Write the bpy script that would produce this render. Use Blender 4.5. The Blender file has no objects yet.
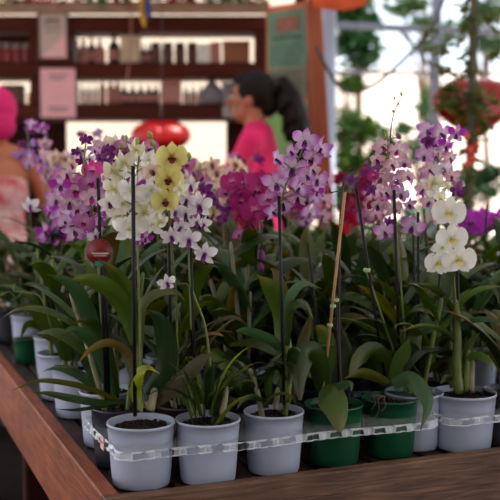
import bpy, math, random
from mathutils import Vector, Matrix, Euler
V = Vector
PI = math.pi
S = bpy.context.scene
COL = S.collection
# ------------------------------------------------------------------ camera
F = 980.0
PITCH = math.atan(75 / F)
H = 1.20
cam = bpy.data.cameras.new('camera'); camo = bpy.data.objects.new('camera', cam); COL.objects.link(camo)
camo.location = (0, 0, H); camo.rotation_euler = (PI / 2 - PITCH, 0, 0)
cam.sensor_width = 36; cam.lens = F / 500 * 36
cam.dof.use_dof = True; cam.dof.focus_distance = 1.74; cam.dof.aperture_fstop = 4.2
cam.clip_start = 0.05; cam.clip_end = 200
S.camera = camo
CA, SA = math.cos(PITCH), math.sin(PITCH)


def P(px, py, Y):
    """measured photo position at a real distance Y -> world point"""
    x = (px - 250) / F; z = -(py - 250) / F
    r = V((x, CA + z * SA, -SA + z * CA)) * (1 / (CA + z * SA)) * Y
    return V((r.x, r.y, r.z + H))


TH = math.radians(22)
UU = V((-math.sin(TH), math.cos(TH), 0)); VV = V((math.cos(TH), math.sin(TH), 0))
BED = 0.66


def T(v, u, z=0.0):
    """bench coordinates -> world"""
    w = VV * v + UU * u
    return V((w.x, w.y, z))


# ------------------------------------------------------------------ materials
def lin(c):
    return tuple(((x / 255) / 12.92 if x / 255 <= .04045 else ((x / 255 + .055) / 1.055) ** 2.4) for x in c) + (1,)


def newmat(name):
    m = bpy.data.materials.new(name); m.use_nodes = True
    nt = m.node_tree
    return m, nt, nt.nodes['Principled BSDF'], nt.nodes['Material Output']


def ramp(nt, stops):
    r = nt.nodes.new('ShaderNodeValToRGB'); cr = r.color_ramp
    while len(cr.elements) < len(stops): cr.elements.new(.5)
    for e, (p, c) in zip(cr.elements, stops):
        e.position = p; e.color = c
    return r


def mat(name, rgb, rough=.6, var=.25, scale=12, metal=0, spec=.5, stretch=(1, 1, 1), bump=0, coord='Object', trans=0, tcol=None, obvar=0, coat=0, rgb2=None):
    m, nt, b, out = newmat(name)
    c = lin(rgb)
    tc = nt.nodes.new('ShaderNodeTexCoord'); mp = nt.nodes.new('ShaderNodeMapping'); mp.inputs['Scale'].default_value = stretch
    no = nt.nodes.new('ShaderNodeTexNoise'); no.inputs['Scale'].default_value = scale; no.inputs['Detail'].default_value = 5
    nt.links.new(tc.outputs[coord], mp.inputs[0]); nt.links.new(mp.outputs[0], no.inputs['Vector'])
    c2 = lin(rgb2) if rgb2 else tuple(min(1, x * (1 + var)) for x in c[:3]) + (1,)
    c1 = c if rgb2 else tuple(x * (1 - var) for x in c[:3]) + (1,)
    r = ramp(nt, [(.3, c1), (.7, c2)])
    nt.links.new(no.outputs['Fac'], r.inputs[0])
    last = r.outputs[0]
    if obvar:
        oi = nt.nodes.new('ShaderNodeObjectInfo'); hs = nt.nodes.new('ShaderNodeHueSaturation')
        mr = nt.nodes.new('ShaderNodeMapRange'); mr.inputs[3].default_value = 1 - obvar; mr.inputs[4].default_value = 1 + obvar
        nt.links.new(oi.outputs['Random'], mr.inputs[0]); nt.links.new(mr.outputs[0], hs.inputs['Value']); nt.links.new(last, hs.inputs['Color']); last = hs.outputs[0]
    nt.links.new(last, b.inputs['Base Color'])
    b.inputs['Roughness'].default_value = rough; b.inputs['Metallic'].default_value = metal
    b.inputs['Specular IOR Level'].default_value = spec; b.inputs['Coat Weight'].default_value = coat
    if bump:
        bp = nt.nodes.new('ShaderNodeBump'); bp.inputs['Strength'].default_value = bump; bp.inputs['Distance'].default_value = .01
        nt.links.new(no.outputs['Fac'], bp.inputs['Height']); nt.links.new(bp.outputs[0], b.inputs['Normal'])
    if trans:
        t = nt.nodes.new('ShaderNodeBsdfTranslucent'); mx = nt.nodes.new('ShaderNodeMixShader'); mx.inputs[0].default_value = trans
        if tcol: t.inputs[0].default_value = lin(tcol)
        else: nt.links.new(last, t.inputs[0])
        nt.links.new(b.outputs[0], mx.inputs[1]); nt.links.new(t.outputs[0], mx.inputs[2]); nt.links.new(mx.outputs[0], out.inputs[0])
    return m


def wood(name, rgb_a, rgb_b, axis, rough=.55, scale=6, spec=.4):
    """grain stretched along a world direction angle"""
    m, nt, b, out = newmat(name)
    tc = nt.nodes.new('ShaderNodeTexCoord'); mp = nt.nodes.new('ShaderNodeMapping')
    mp.inputs['Rotation'].default_value = (0, 0, -axis); mp.inputs['Scale'].default_value = (1.2, 14, 14)
    mp.vector_type = 'POINT'
    m2 = nt.nodes.new('ShaderNodeMapping'); m2.inputs['Rotation'].default_value = (0, 0, -axis)
    mp.inputs['Rotation'].default_value = (0, 0, 0)
    no = nt.nodes.new('ShaderNodeTexNoise'); no.inputs['Scale'].default_value = scale; no.inputs['Detail'].default_value = 8; no.inputs['Distortion'].default_value = 1.2
    nt.links.new(tc.outputs['Object'], m2.inputs[0]); nt.links.new(m2.outputs[0], mp.inputs[0]); nt.links.new(mp.outputs[0], no.inputs['Vector'])
    r = ramp(nt, [(.25, lin(rgb_a)), (.75, lin(rgb_b))])
    n2 = nt.nodes.new('ShaderNodeTexNoise'); n2.inputs['Scale'].default_value = 9; n2.inputs['Detail'].default_value = 6
    nt.links.new(m2.outputs[0], n2.inputs['Vector'])
    mx = nt.nodes.new('ShaderNodeMixRGB'); mx.blend_type = 'MULTIPLY'; mx.inputs[0].default_value = .55
    r2 = ramp(nt, [(.35, (.45, .42, .42, 1)), (.65, (1, 1, 1, 1))])
    nt.links.new(n2.outputs['Fac'], r2.inputs[0])
    nt.links.new(no.outputs['Fac'], r.inputs[0]); nt.links.new(r.outputs[0], mx.inputs[1]); nt.links.new(r2.outputs[0], mx.inputs[2]); nt.links.new(mx.outputs[0], b.inputs['Base Color'])
    b.inputs['Roughness'].default_value = rough; b.inputs['Specular IOR Level'].default_value = spec
    bp = nt.nodes.new('ShaderNodeBump'); bp.inputs['Strength'].default_value = .35; bp.inputs['Distance'].default_value = .004
    nt.links.new(no.outputs['Fac'], bp.inputs['Height']); nt.links.new(bp.outputs[0], b.inputs['Normal'])
    return m


def petal(name, stops, tr=.3, vein=.25, edge=None):
    """colour runs from the flower's centre (v=0) to the petal tip (v=1)"""
    m, nt, b, out = newmat(name)
    uv = nt.nodes.new('ShaderNodeUVMap'); uv.uv_map = 'UVMap'
    sp = nt.nodes.new('ShaderNodeSeparateXYZ'); nt.links.new(uv.outputs[0], sp.inputs[0])
    r = ramp(nt, [(p, lin(c)) for p, c in stops]); nt.links.new(sp.outputs['Y'], r.inputs[0])
    mp = nt.nodes.new('ShaderNodeMapping'); mp.inputs['Scale'].default_value = (16, 1.5, 1); nt.links.new(uv.outputs[0], mp.inputs[0])
    no = nt.nodes.new('ShaderNodeTexNoise'); no.inputs['Scale'].default_value = 1.0; no.inputs['Detail'].default_value = 2; nt.links.new(mp.outputs[0], no.inputs['Vector'])
    mr = nt.nodes.new('ShaderNodeMapRange'); mr.inputs[3].default_value = 1 - vein; mr.inputs[4].default_value = 1 + vein * .6; nt.links.new(no.outputs['Fac'], mr.inputs[0])
    hs = nt.nodes.new('ShaderNodeHueSaturation'); nt.links.new(r.outputs[0], hs.inputs['Color']); nt.links.new(mr.outputs[0], hs.inputs['Value'])
    nt.links.new(hs.outputs[0], b.inputs['Base Color']); b.inputs['Roughness'].default_value = .55; b.inputs['Specular IOR Level'].default_value = .3
    t = nt.nodes.new('ShaderNodeBsdfTranslucent'); nt.links.new(hs.outputs[0], t.inputs[0])
    mx = nt.nodes.new('ShaderNodeMixShader'); mx.inputs[0].default_value = tr
    nt.links.new(b.outputs[0], mx.inputs[1]); nt.links.new(t.outputs[0], mx.inputs[2]); nt.links.new(mx.outputs[0], out.inputs[0])
    return m


def leafmat(name, rgb, tip, rough=.34, tr=.18):
    m, nt, b, out = newmat(name)
    uv = nt.nodes.new('ShaderNodeUVMap'); uv.uv_map = 'UVMap'
    tc = nt.nodes.new('ShaderNodeTexCoord')
    no = nt.nodes.new('ShaderNodeTexNoise'); no.inputs['Scale'].default_value = 14; no.inputs['Detail'].default_value = 4; nt.links.new(tc.outputs['Object'], no.inputs['Vector'])
    sp = nt.nodes.new('ShaderNodeSeparateXYZ'); nt.links.new(uv.outputs[0], sp.inputs[0])
    ad = nt.nodes.new('ShaderNodeMath'); ad.operation = 'MULTIPLY_ADD'; ad.inputs[1].default_value = .9; nt.links.new(no.outputs['Fac'], ad.inputs[0]); nt.links.new(sp.outputs['Y'], ad.inputs[2])
    r = ramp(nt, [(.85, lin(rgb)), (1.0, lin(tuple((a * .5 + c * .5) for a, c in zip(rgb, tip))))])
    sc = nt.nodes.new('ShaderNodeMath'); sc.operation = 'MULTIPLY'; sc.inputs[1].default_value = .72; nt.links.new(ad.outputs[0], sc.inputs[0]); nt.links.new(sc.outputs[0], r.inputs[0])
    oi = nt.nodes.new('ShaderNodeObjectInfo'); hs = nt.nodes.new('ShaderNodeHueSaturation')
    mr = nt.nodes.new('ShaderNodeMapRange'); mr.inputs[3].default_value = .55; mr.inputs[4].default_value = 1.55; nt.links.new(oi.outputs['Random'], mr.inputs[0])
    mh = nt.nodes.new('ShaderNodeMapRange'); mh.inputs[3].default_value = .47; mh.inputs[4].default_value = .53
    n3 = nt.nodes.new('ShaderNodeTexNoise'); n3.inputs['Scale'].default_value = 3.2; nt.links.new(tc.outputs['Object'], n3.inputs['Vector']); nt.links.new(n3.outputs['Fac'], mh.inputs[0]); nt.links.new(mh.outputs[0], hs.inputs['Hue'])
    nt.links.new(mr.outputs[0], hs.inputs['Value']); nt.links.new(r.outputs[0], hs.inputs['Color'])
    nt.links.new(hs.outputs[0], b.inputs['Base Color']); b.inputs['Roughness'].default_value = rough; b.inputs['Specular IOR Level'].default_value = .36
    w = nt.nodes.new('ShaderNodeTexWave'); w.wave_type = 'BANDS'; w.bands_direction = 'X'; w.inputs['Scale'].default_value = 4; w.inputs['Distortion'].default_value = .3
    nt.links.new(uv.outputs[0], w.inputs['Vector'])
    bp = nt.nodes.new('ShaderNodeBump'); bp.inputs['Strength'].default_value = .25; bp.inputs['Distance'].default_value = .001; nt.links.new(w.outputs['Fac'], bp.inputs['Height']); nt.links.new(bp.outputs[0], b.inputs['Normal'])
    t = nt.nodes.new('ShaderNodeBsdfTranslucent'); hb = nt.nodes.new('ShaderNodeHueSaturation'); hb.inputs['Value'].default_value = 1.8; hb.inputs['Saturation'].default_value = 1.2; hb.inputs['Hue'].default_value = .48
    nt.links.new(hs.outputs[0], hb.inputs['Color']); nt.links.new(hb.outputs[0], t.inputs[0])
    mx = nt.nodes.new('ShaderNodeMixShader'); mx.inputs[0].default_value = tr
    nt.links.new(b.outputs[0], mx.inputs[1]); nt.links.new(t.outputs[0], mx.inputs[2]); nt.links.new(mx.outputs[0], out.inputs[0])
    return m


def clear_plastic(name, lo=.02, hi=.3, rough=.12):
    m, nt, b, out = newmat(name)
    b.inputs['Base Color'].default_value = (.8, .84, .9, 1); b.inputs['Roughness'].default_value = rough; b.inputs['Specular IOR Level'].default_value = .9
    t = nt.nodes.new('ShaderNodeBsdfTransparent'); t.inputs[0].default_value = (.93, .95, .97, 1)
    lw = nt.nodes.new('ShaderNodeLayerWeight'); lw.inputs[0].default_value = .35
    mr = nt.nodes.new('ShaderNodeMapRange'); mr.inputs[3].default_value = lo; mr.inputs[4].default_value = hi; nt.links.new(lw.outputs['Facing'], mr.inputs[0])
    mx = nt.nodes.new('ShaderNodeMixShader'); nt.links.new(mr.outputs[0], mx.inputs[0]); nt.links.new(t.outputs[0], mx.inputs[1]); nt.links.new(b.outputs[0], mx.inputs[2]); nt.links.new(mx.outputs[0], out.inputs[0])
    return m


M = {}
M['white_pot'] = mat('white_pot_plastic', (192, 199, 221), .38, .04, 20, trans=.12)  # white plastic with the skylight's blue cast put into its colour
M['green_pot'] = mat('green_pot_plastic', (8, 76, 46), .4, .12, 20)
M['black_pot'] = mat('black_pot_plastic', (44, 44, 54), .4, .2, 20)
M['brown_pot'] = mat('brown_pot_plastic', (70, 54, 50), .45, .2, 20)
M['soil'] = mat('bark_soil', (38, 23, 16), .9, .7, 140, bump=1)
M['leaf'] = leafmat('leaf_green', (58, 80, 28), (112, 88, 38), .32)
M['leaf_blue'] = leafmat('leaf_blue_green', (50, 78, 46), (84, 84, 40), .33)
M['leaf_dark'] = leafmat('leaf_dark_green', (34, 54, 24), (74, 62, 30))
M['leaf_olive'] = leafmat('leaf_olive', (74, 80, 30), (120, 84, 40), .45, .3)
M['leaf_tan'] = leafmat('leaf_reddish_tan', (84, 76, 38), (132, 86, 52), .5, .3)
M['leaf_lime'] = leafmat('leaf_yellow_green', (112, 128, 36), (190, 160, 60), .45, .35)
LEAFS = ['leaf', 'leaf', 'leaf_blue', 'leaf_dark', 'leaf_dark', 'leaf_olive', 'leaf', 'leaf_tan']
M['cane'] = mat('cane_green', (118, 130, 66), .5, .3, 30, rgb2=(86, 104, 48))
M['cane_old'] = mat('cane_papery', (138, 134, 104), .7, .25, 40)
M['stem'] = mat('spike_stem_green', (104, 116, 58), .5, .2, 30)
M['stem_dark'] = mat('spike_stem_purple', (62, 38, 44), .5, .25, 30)
M['stake_dark'] = mat('stake_dark_plastic', (18, 13, 16), .5, .3, 40, spec=.3)
M['stake_bamboo'] = mat('stake_bamboo', (176, 136, 92), .55, .2, 30)
M['tie'] = mat('tie_pale_green', (170, 200, 140), .5, .1)
M['root'] = mat('root_pale', (88, 76, 58), .8, .3, 50)
# petals
M['p_white'] = petal('petal_white', [(0, (226, 226, 176)), (.16, (248, 247, 238)), (1, (252, 251, 248))], .35, .06)
M['p_cream'] = petal('petal_cream', [(0, (214, 210, 140)), (.4, (240, 234, 204)), (1, (246, 242, 226))], .35, .08)
M['p_yellow'] = petal('petal_yellow', [(0, (176, 90, 70)), (.16, (226, 214, 120)), (1, (240, 232, 150))], .35, .08)
M['p_lilac'] = petal('petal_lilac_tip', [(0, (236, 214, 236)), (.45, (226, 190, 228)), (.8, (196, 118, 200)), (1, (176, 92, 186))], .35, .12)
M['p_whitepurple'] = petal('petal_white_faint_lilac', [(0, (180, 110, 190)), (.2, (240, 232, 242)), (1, (246, 242, 248))], .35, .08)
M['p_pink'] = petal('petal_pale_pink', [(0, (240, 224, 226)), (.4, (236, 200, 214)), (1, (206, 130, 172))], .35, .15)
M['p_magenta'] = petal('petal_magenta', [(0, (236, 150, 200)), (.3, (186, 40, 124)), (1, (164, 30, 112))], .3, .25)
M['p_orchidpurple'] = petal('petal_bright_purple', [(0, (210, 110, 210)), (.4, (192, 56, 192)), (1, (176, 50, 182))], .3, .2)
M['p_purple'] = petal('petal_deep_purple', [(0, (140, 60, 140)), (.5, (118, 30, 116)), (1, (98, 28, 104))], .3, .2)
M['p_lavender'] = petal('petal_lavender', [(0, (220, 200, 236)), (.5, (170, 110, 190)), (1, (140, 80, 176))], .35, .15)
M['p_mauve'] = petal('petal_mauve', [(0, (230, 180, 210)), (.5, (196, 120, 176)), (1, (176, 84, 156))], .35, .2)
M['p_creampink'] = petal('petal_cream_rose', [(0, (170, 70, 90)), (.3, (236, 206, 180)), (.75, (240, 216, 190)), (1, (214, 146, 150))], .35, .2)
M['p_hotpink'] = petal('petal_hot_pink', [(0, (255, 190, 230)), (.4, (236, 70, 170)), (1, (226, 60, 160))], .35, .2)
M['p_crimson'] = petal('petal_dark_crimson', [(0, (150, 16, 66)), (1, (136, 12, 60))], .3, .25)
M['l_purple'] = petal('lip_deep_purple', [(0, (70, 14, 70)), (.6, (110, 26, 116)), (1, (150, 60, 160))], .2, .2)
M['l_maroon'] = petal('lip_maroon', [(0, (70, 12, 26)), (1, (130, 40, 50))], .2, .2)
M['l_magenta'] = petal('lip_magenta', [(0, (110, 10, 70)), (1, (190, 40, 140))], .2, .2)
M['l_yellow'] = petal('lip_pale_yellow', [(0, (226, 200, 90)), (1, (244, 236, 190))], .3, .1)
M['l_cream'] = petal('lip_cream', [(0, (220, 214, 150)), (.5, (244, 242, 226)), (1, (250, 248, 240))], .3, .1)
M['bud_green'] = mat('bud_pale_green', (170, 180, 96), .5, .15, 60, trans=.2)
M['bud_purple'] = mat('bud_purple', (140, 60, 130), .5, .15, 60, trans=.2)
# places and things
M['rail_red'] = wood('rail_red_wood', (104, 46, 28), (176, 92, 56), TH + PI / 2)
M['rail_front'] = wood('rail_grey_brown_wood', (62, 40, 30), (142, 104, 80), TH)
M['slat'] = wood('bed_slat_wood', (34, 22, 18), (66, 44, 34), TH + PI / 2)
M['dark_wood'] = mat('stall_dark_red_wood', (76, 32, 19), .7, .3, 4, stretch=(.6, 4, 6), spec=.15)
M['dark_wood2'] = mat('stall_blackish_wood', (46, 17, 10), .75, .3, 4, stretch=(.6, 4, 6), spec=.12)
M['weathered'] = mat('fascia_weathered', (168, 136, 112), .6, .3, 9, stretch=(.7, 4, 4))
M['post_orange'] = mat('post_orange_wood', (150, 74, 42), .6, .3, 6, stretch=(5, 5, .6))
M['tray'] = clear_plastic('tray_clear_plastic')
M['skirt'] = clear_plastic('tray_skirt_plastic', .45, .9, .1)


# ------------------------------------------------------------------ mesh builder
class MB:
    def __init__(s): s.v = []; s.f = []; s.uv = []; s.mi = []; s.sm = []

    def add(s, vs, fs, uvs=None, mi=0, smooth=True):
        o = len(s.v); s.v += [V(p) for p in vs]
        for f in fs:
            s.f.append(tuple(i + o for i in f)); s.mi.append(mi); s.sm.append(smooth)
            s.uv.append([uvs[i] for i in f] if uvs else [(0, 0)] * len(f))
        return s

    def box(s, c, size, mi=0, ax=None, rot=None):
        c = V(c); h = V(size) / 2; X, Y, Z = ax if ax else (V((1, 0, 0)), V((0, 1, 0)), V((0, 0, 1)))
        if rot is not None:
            R = rot.to_matrix() if hasattr(rot, 'to_matrix') else rot; X, Y, Z = R @ V((1, 0, 0)), R @ V((0, 1, 0)), R @ V((0, 0, 1))
        bv = min(h) * .18
        vs = []; 
        for sx in (-1, 1):
            for sy in (-1, 1):
                for sz in (-1, 1):
                    for k in range(3):
                        d = [h.x, h.y, h.z]
                        for q in range(3):
                            if q != k: d[q] -= bv
                        vs.append(c + X * d[0] * sx + Y * d[1] * sy + Z * d[2] * sz)
        idx = lambda sx, sy, sz, k: (((sx > 0) * 2 + (sy > 0)) * 2 + (sz > 0)) * 3 + k
        fs = []
        for k in range(3):
            a, b2 = [(1, 2), (2, 0), (0, 1)][k]
            for sg in (-1, 1):
                q = []
                for (p, r) in ((-1, -1), (1, -1), (1, 1), (-1, 1)):
                    t = [0, 0, 0]; t[k] = sg; t[a] = p; t[b2] = r; q.append(idx(*t, k))
                fs.append(tuple(q) if sg > 0 else tuple(reversed(q)))
        for k in range(3):
            a, b2 = [(1, 2), (2, 0), (0, 1)][k]
            for sa in (-1, 1):
                for sb in (-1, 1):
                    t0 = [0, 0, 0]; t0[k] = -1; t0[a] = sa; t0[b2] = sb; t1 = list(t0); t1[k] = 1
                    q = (idx(*t0, a), idx(*t1, a), idx(*t1, b2), idx(*t0, b2))
                    fs.append(q if sa * sb > 0 else tuple(reversed(q)))
        for sx in (-1, 1):
            for sy in (-1, 1):
                for sz in (-1, 1):
                    q = tuple(idx(sx, sy, sz, k) for k in range(3)); fs.append(q if sx * sy * sz > 0 else tuple(reversed(q)))
        return s.add(vs, fs, None, mi, False)

    def tube(s, pts, rad, seg=8, mi=0, cap=True):
        pts = [V(p) for p in pts]; n = len(pts)
        if not hasattr(rad, '__len__'): rad = [rad] * n
        t0 = (pts[1] - pts[0]).normalized(); a = t0.orthogonal().normalized()
        vs = []; uvs = []
        for i, p in enumerate(pts):
            t = (pts[min(i + 1, n - 1)] - pts[max(i - 1, 0)]).normalized()
            a = (a - t * a.dot(t)).normalized(); b = t.cross(a)
            for k in range(seg):
                an = 2 * PI * k / seg; vs.append(p + (a * math.cos(an) + b * math.sin(an)) * rad[i]); uvs.append((k / seg, i / (n - 1)))
        fs = [(i * seg + k, i * seg + (k + 1) % seg, (i + 1) * seg + (k + 1) % seg, (i + 1) * seg + k) for i in range(n - 1) for k in range(seg)]
        if cap: fs += [tuple(reversed(range(seg))), tuple(range((n - 1) * seg, n * seg))]
        return s.add(vs, fs, uvs, mi)

    def lathe(s, c, prof, seg=32, mi=0, ax=None):
        c = V(c); n = len(prof); vs = []
        X, Y, Z = ax if ax else (V((1, 0, 0)), V((0, 1, 0)), V((0, 0, 1)))
        for r, z in prof:
            for k in range(seg):
                an = 2 * PI * k / seg; vs.append(c + X * (max(r, 1e-5) * math.cos(an)) + Y * (max(r, 1e-5) * math.sin(an)) + Z * z)
        fs = [(i * seg + k, i * seg + (k + 1) % seg, (i + 1) * seg + (k + 1) % seg, (i + 1) * seg + k) for i in range(n - 1) for k in range(seg)]
        return s.add(vs, fs, None, mi)

    def ell(s, c, r, seg=12, rings=8, mi=0, rot=None):
        c = V(c); vs = []; R = rot.to_matrix() if rot is not None else Matrix.Identity(3)
        for i in range(rings + 1):
            th = PI * i / rings
            for k in range(seg):
                an = 2 * PI * k / seg
                vs.append(c + R @ V((r[0] * math.sin(th) * math.cos(an), r[1] * math.sin(th) * math.sin(an), -r[2] * math.cos(th))))
        fs = [(i * seg + k, i * seg + (k + 1) % seg, (i + 1) * seg + (k + 1) % seg, (i + 1) * seg + k) for i in range(rings) for k in range(seg)]
        return s.add(vs, fs, None, mi)

    def strip(s, pts, w, side, fold=.18, nseg=16, prof=None, mi=0, wave=0, rnd=None):
        """a strap leaf or ribbon along pts; side = list/func giving side vector"""
        c = catmull(pts, nseg); n = len(c); vs = []; uvs = []
        prof = prof or lancet
        for i, p in enumerate(c):
            t = i / (n - 1); tg = (c[min(i + 1, n - 1)] - c[max(i - 1, 0)]).normalized()
            sd = side(p, tg, t); sd = (sd - tg * sd.dot(tg)).normalized(); nm = sd.cross(tg)
            hw = w / 2 * prof(t)
            for j in range(5):
                q = (j - 2) / 2
                wv = wave * math.sin(t * 9 + j) * w if wave else 0
                vs.append(p + sd * (hw * q) + nm * (hw * abs(q) * fold * 2 + wv)); uvs.append((j / 4, t))
        fs = [(i * 5 + j, i * 5 + j + 1, (i + 1) * 5 + j + 1, (i + 1) * 5 + j) for i in range(n - 1) for j in range(4)]
        return s.add(vs, fs, uvs, mi)

    def mesh(s, name, mats):
        me = bpy.data.meshes.new(name); me.from_pydata([tuple(p) for p in s.v], [], s.f)
        uvl = me.uv_layers.new(name='UVMap'); k = 0
        flat = [c for f in s.uv for uv in f for c in uv]; uvl.data.foreach_set('uv', flat)
        for m in mats: me.materials.append(m)
        me.polygons.foreach_set('material_index', s.mi); me.polygons.foreach_set('use_smooth', s.sm)
        me.update(); return me

    def build(s, name, mats, parent=None):
        if not isinstance(mats, (list, tuple)): mats = [mats]
        org = V((0, 0, 0))
        if parent:
            p = parent
            while p: org = org + p.location; p = p.parent
        if org.length: s.v = [p - org for p in s.v]
        o = bpy.data.objects.new(name, s.mesh(name, mats)); COL.objects.link(o)
        if parent: o.parent = parent
        return o


def catmull(pts, n):
    pts = [V(p) for p in pts]
    if len(pts) == 2: return [pts[0].lerp(pts[1], i / n) for i in range(n + 1)]
    e = [pts[0] * 2 - pts[1]] + pts + [pts[-1] * 2 - pts[-2]]; out = []; m = len(pts) - 1
    for i in range(n + 1):
        x = i / n * m; k = min(int(x), m - 1); t = x - k
        a, b, c, d = e[k], e[k + 1], e[k + 2], e[k + 3]
        out.append(.5 * ((2 * b) + (c - a) * t + (2 * a - 5 * b + 4 * c - d) * t * t + (3 * b - a - 3 * c + d) * t ** 3))
    return out


def lancet(t): return max(.02, (.35 + .65 * math.sin(PI * min(1, t * .9 + .1) ** .9)) * (1 - max(0, (t - .55) / .45) ** 2.2))
def strap(t): return max(.02, (.75 + .25 * math.sin(PI * t)) * (1 - max(0, (t - .7) / .3) ** 2.5))
def broad(t): return max(.02, math.sin(PI * (t * .9 + .07) ** .8) ** .75 if t < .97 else .12)


def tag(o, label=None, cat=None, group=None, kind=None):
    if label: o['label'] = label
    if cat: o['category'] = cat
    if group: o['group'] = group
    if kind: o['kind'] = kind
    return o


def empty(name, loc):
    o = bpy.data.objects.new(name, None); o.empty_display_size = .05; o.location = loc; COL.objects.link(o); return o


# ------------------------------------------------------------------ flowers (facing -Y, up +Z, about 1 unit across)
def petal_grid(mb, phi, L, W, mi, shape='sepal', cup=.25, rec=.25, r0=.03, tw=0, nt=7, lean=0):
    d = V((math.cos(phi), 0, math.sin(phi))); sd = V((-math.sin(phi), 0, math.cos(phi))); fr = V((0, -1, 0))
    vs = []; uvs = []
    for i in range(nt + 1):
        t = i / nt
        if shape == 'sepal': w = (.3 + .7 * math.sin(PI * (t * .88 + .1))) * (1 - max(0, (t - .6) / .4) ** 2.0 * .92)
        elif shape == 'round': w = min(1, .22 + 1.5 * t) * (max(0, 1 - max(0, (t - .35) / .66) ** 2.6)) ** .5
        else: w = (.4 + .6 * math.sin(PI * t)) * (1 - max(0, (t - .75) / .25) ** 2 * .6)
        y = lean * t + rec * (.5 * math.sin(PI * t * .9)) * L - rec * t * t * L * .9
        for j in range(5):
            q = (j - 2) / 2
            p = d * (r0 + L * t) + sd * (W / 2 * w * q) + fr * (y + cup * W * q * q * w * (1 - .5 * t) + tw * q * t * W)
            vs.append(p); uvs.append((j / 4, t))
    fs = [(i * 5 + j, i * 5 + j + 1, (i + 1) * 5 + j + 1, (i + 1) * 5 + j) for i in range(nt) for j in range(4)]
    mb.add(vs, fs, uvs, mi)


def lip_mesh(mb, mi, size=.2, width=.16):
    """folded trumpet lip pointing forward and down, plus its column"""
    vs = []; uvs = []
    for i in range(7):
        t = i / 6
        c = V((0, -.02 - size * .9 * t, -.02 - size * .75 * t * t - size * .15 * t)); r = width * (.35 + .75 * t)
        for j in range(9):
            an = PI * (1.15 + .7 * 1 * 0) + (j / 8) * PI * (1.5 - .55 * t) - PI * (.27 - .25 * t)
            fl = 1 + .12 * math.sin(j * 2.4) * t
            vs.append(c + V((math.cos(an) * r * fl, -.15 * r * abs(j - 4) / 4, math.sin(an) * r * .8 * fl + r * .35))); uvs.append((j / 8, t))
    fs = [(i * 9 + j, i * 9 + j + 1, (i + 1) * 9 + j + 1, (i + 1) * 9 + j) for i in range(6) for j in range(8)]
    mb.add(vs, fs, uvs, mi)


FL = {}


def mk_flower(key, pm, lm, kind='dend', n=2, sm=None):
    """kind: dend (five pointed petals) or phal (two broad round petals)"""
    for q in range(n):
        R = random.Random(hash(key) % 1000 if False else sum(map(ord, key)) + q * 7)
        j = lambda a: R.uniform(-a, a)
        mb = MB()
        if kind == 'dend':
            for ph in (90, -40, 220): petal_grid(mb, math.radians(ph + j(6)), .47, .27, 2, 'sepal', .2, .35 + j(.2), lean=-.03)
            for ph in (22, 158): petal_grid(mb, math.radians(ph + j(7)), .49, .42, 0, 'round', .15, .3 + j(.25), lean=.03, tw=j(.3))
            lip_mesh(mb, 1, .19, .10)
        elif kind == 'bell':
            for ph in (90, -38, 218): petal_grid(mb, math.radians(ph + j(6)), .44, .22, 2, 'sepal', .2, .1, lean=.22)
            for ph in (24, 156): petal_grid(mb, math.radians(ph + j(7)), .44, .34, 0, 'sepal', .15, .1, lean=.26)
            lip_mesh(mb, 1, .22, .11)
        else:
            for ph in (90, -52, 232): petal_grid(mb, math.radians(ph + j(4)), .47, .36, 2, 'sepal', .12, .12 + j(.1), lean=-.04)
            for ph in (8, 172): petal_grid(mb, math.radians(ph + j(5)), .49, .68, 0, 'round', .06, .18 + j(.12), lean=.02, nt=9)
            lip_mesh(mb, 1, .16, .085)
            for sg in (-1, 1): petal_grid(mb, math.radians(-90 + sg * 50), .13, .12, 1, 'round', .6, -.4, lean=.08, nt=4)
        mb.ell((0, -.07, .015), (.035, .06, .035), 8, 5, 1 if kind != 'phal' else 0)
        mats = [M[pm], M[lm], M[sm or pm]]
        FL.setdefault(key, []).append(mb.mesh('flower', mats))


mk_flower('lilac', 'p_lilac', 'l_purple', 'dend', sm='p_lilac')
mk_flower('lilacbell', 'p_lilac', 'l_purple', 'bell')
mk_flower('whitepurple', 'p_whitepurple', 'l_purple', 'dend')
mk_flower('white', 'p_white', 'l_cream', 'dend', 3)
mk_flower('whitedark', 'p_white', 'l_purple', 'dend')
mk_flower('cream', 'p_cream', 'l_cream', 'dend')
mk_flower('whitephal', 'p_white', 'l_yellow', 'phal')
mk_flower('yellow', 'p_yellow', 'l_maroon', 'phal')
mk_flower('magentaphal', 'p_magenta', 'l_magenta', 'phal')
mk_flower('brightphal', 'p_orchidpurple', 'l_purple', 'phal')
mk_flower('crimson', 'p_crimson', 'l_magenta', 'phal')
M['p_red'] = petal('petal_rose_red', [(0, (226, 30, 70)), (1, (214, 20, 64))], .3, .2)
mk_flower('rosered', 'p_red', 'l_magenta', 'phal')
mk_flower('pink', 'p_pink', 'l_magenta', 'dend')
mk_flower('pinkbell', 'p_pink', 'l_purple', 'bell')
mk_flower('mauve', 'p_mauve', 'l_magenta', 'phal')
mk_flower('purple', 'p_purple', 'l_purple', 'dend')
mk_flower('bright', 'p_orchidpurple', 'l_purple', 'dend', sm='p_lilac')
mk_flower('lavender', 'p_lavender', 'l_purple', 'dend')
mk_flower('creampink', 'p_creampink', 'l_maroon', 'dend')
mk_flower('hotpink', 'p_hotpink', 'l_magenta', 'phal')


def bud_mesh(m):
    mb = MB(); mb.lathe((0, 0, 0), [(0, 0), (.16, .12), (.27, .38), (.24, .66), (.1, .92), (0, 1)], 10); return mb.mesh('flower_bud', [M[m]])


BUD = {'budg': bud_mesh('bud_green'), 'budp': bud_mesh('bud_purple')}
RR = random.Random(5)


def worldloc(o):
    p = V((0, 0, 0))
    while o: p = p + o.location; o = o.parent
    return p


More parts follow.
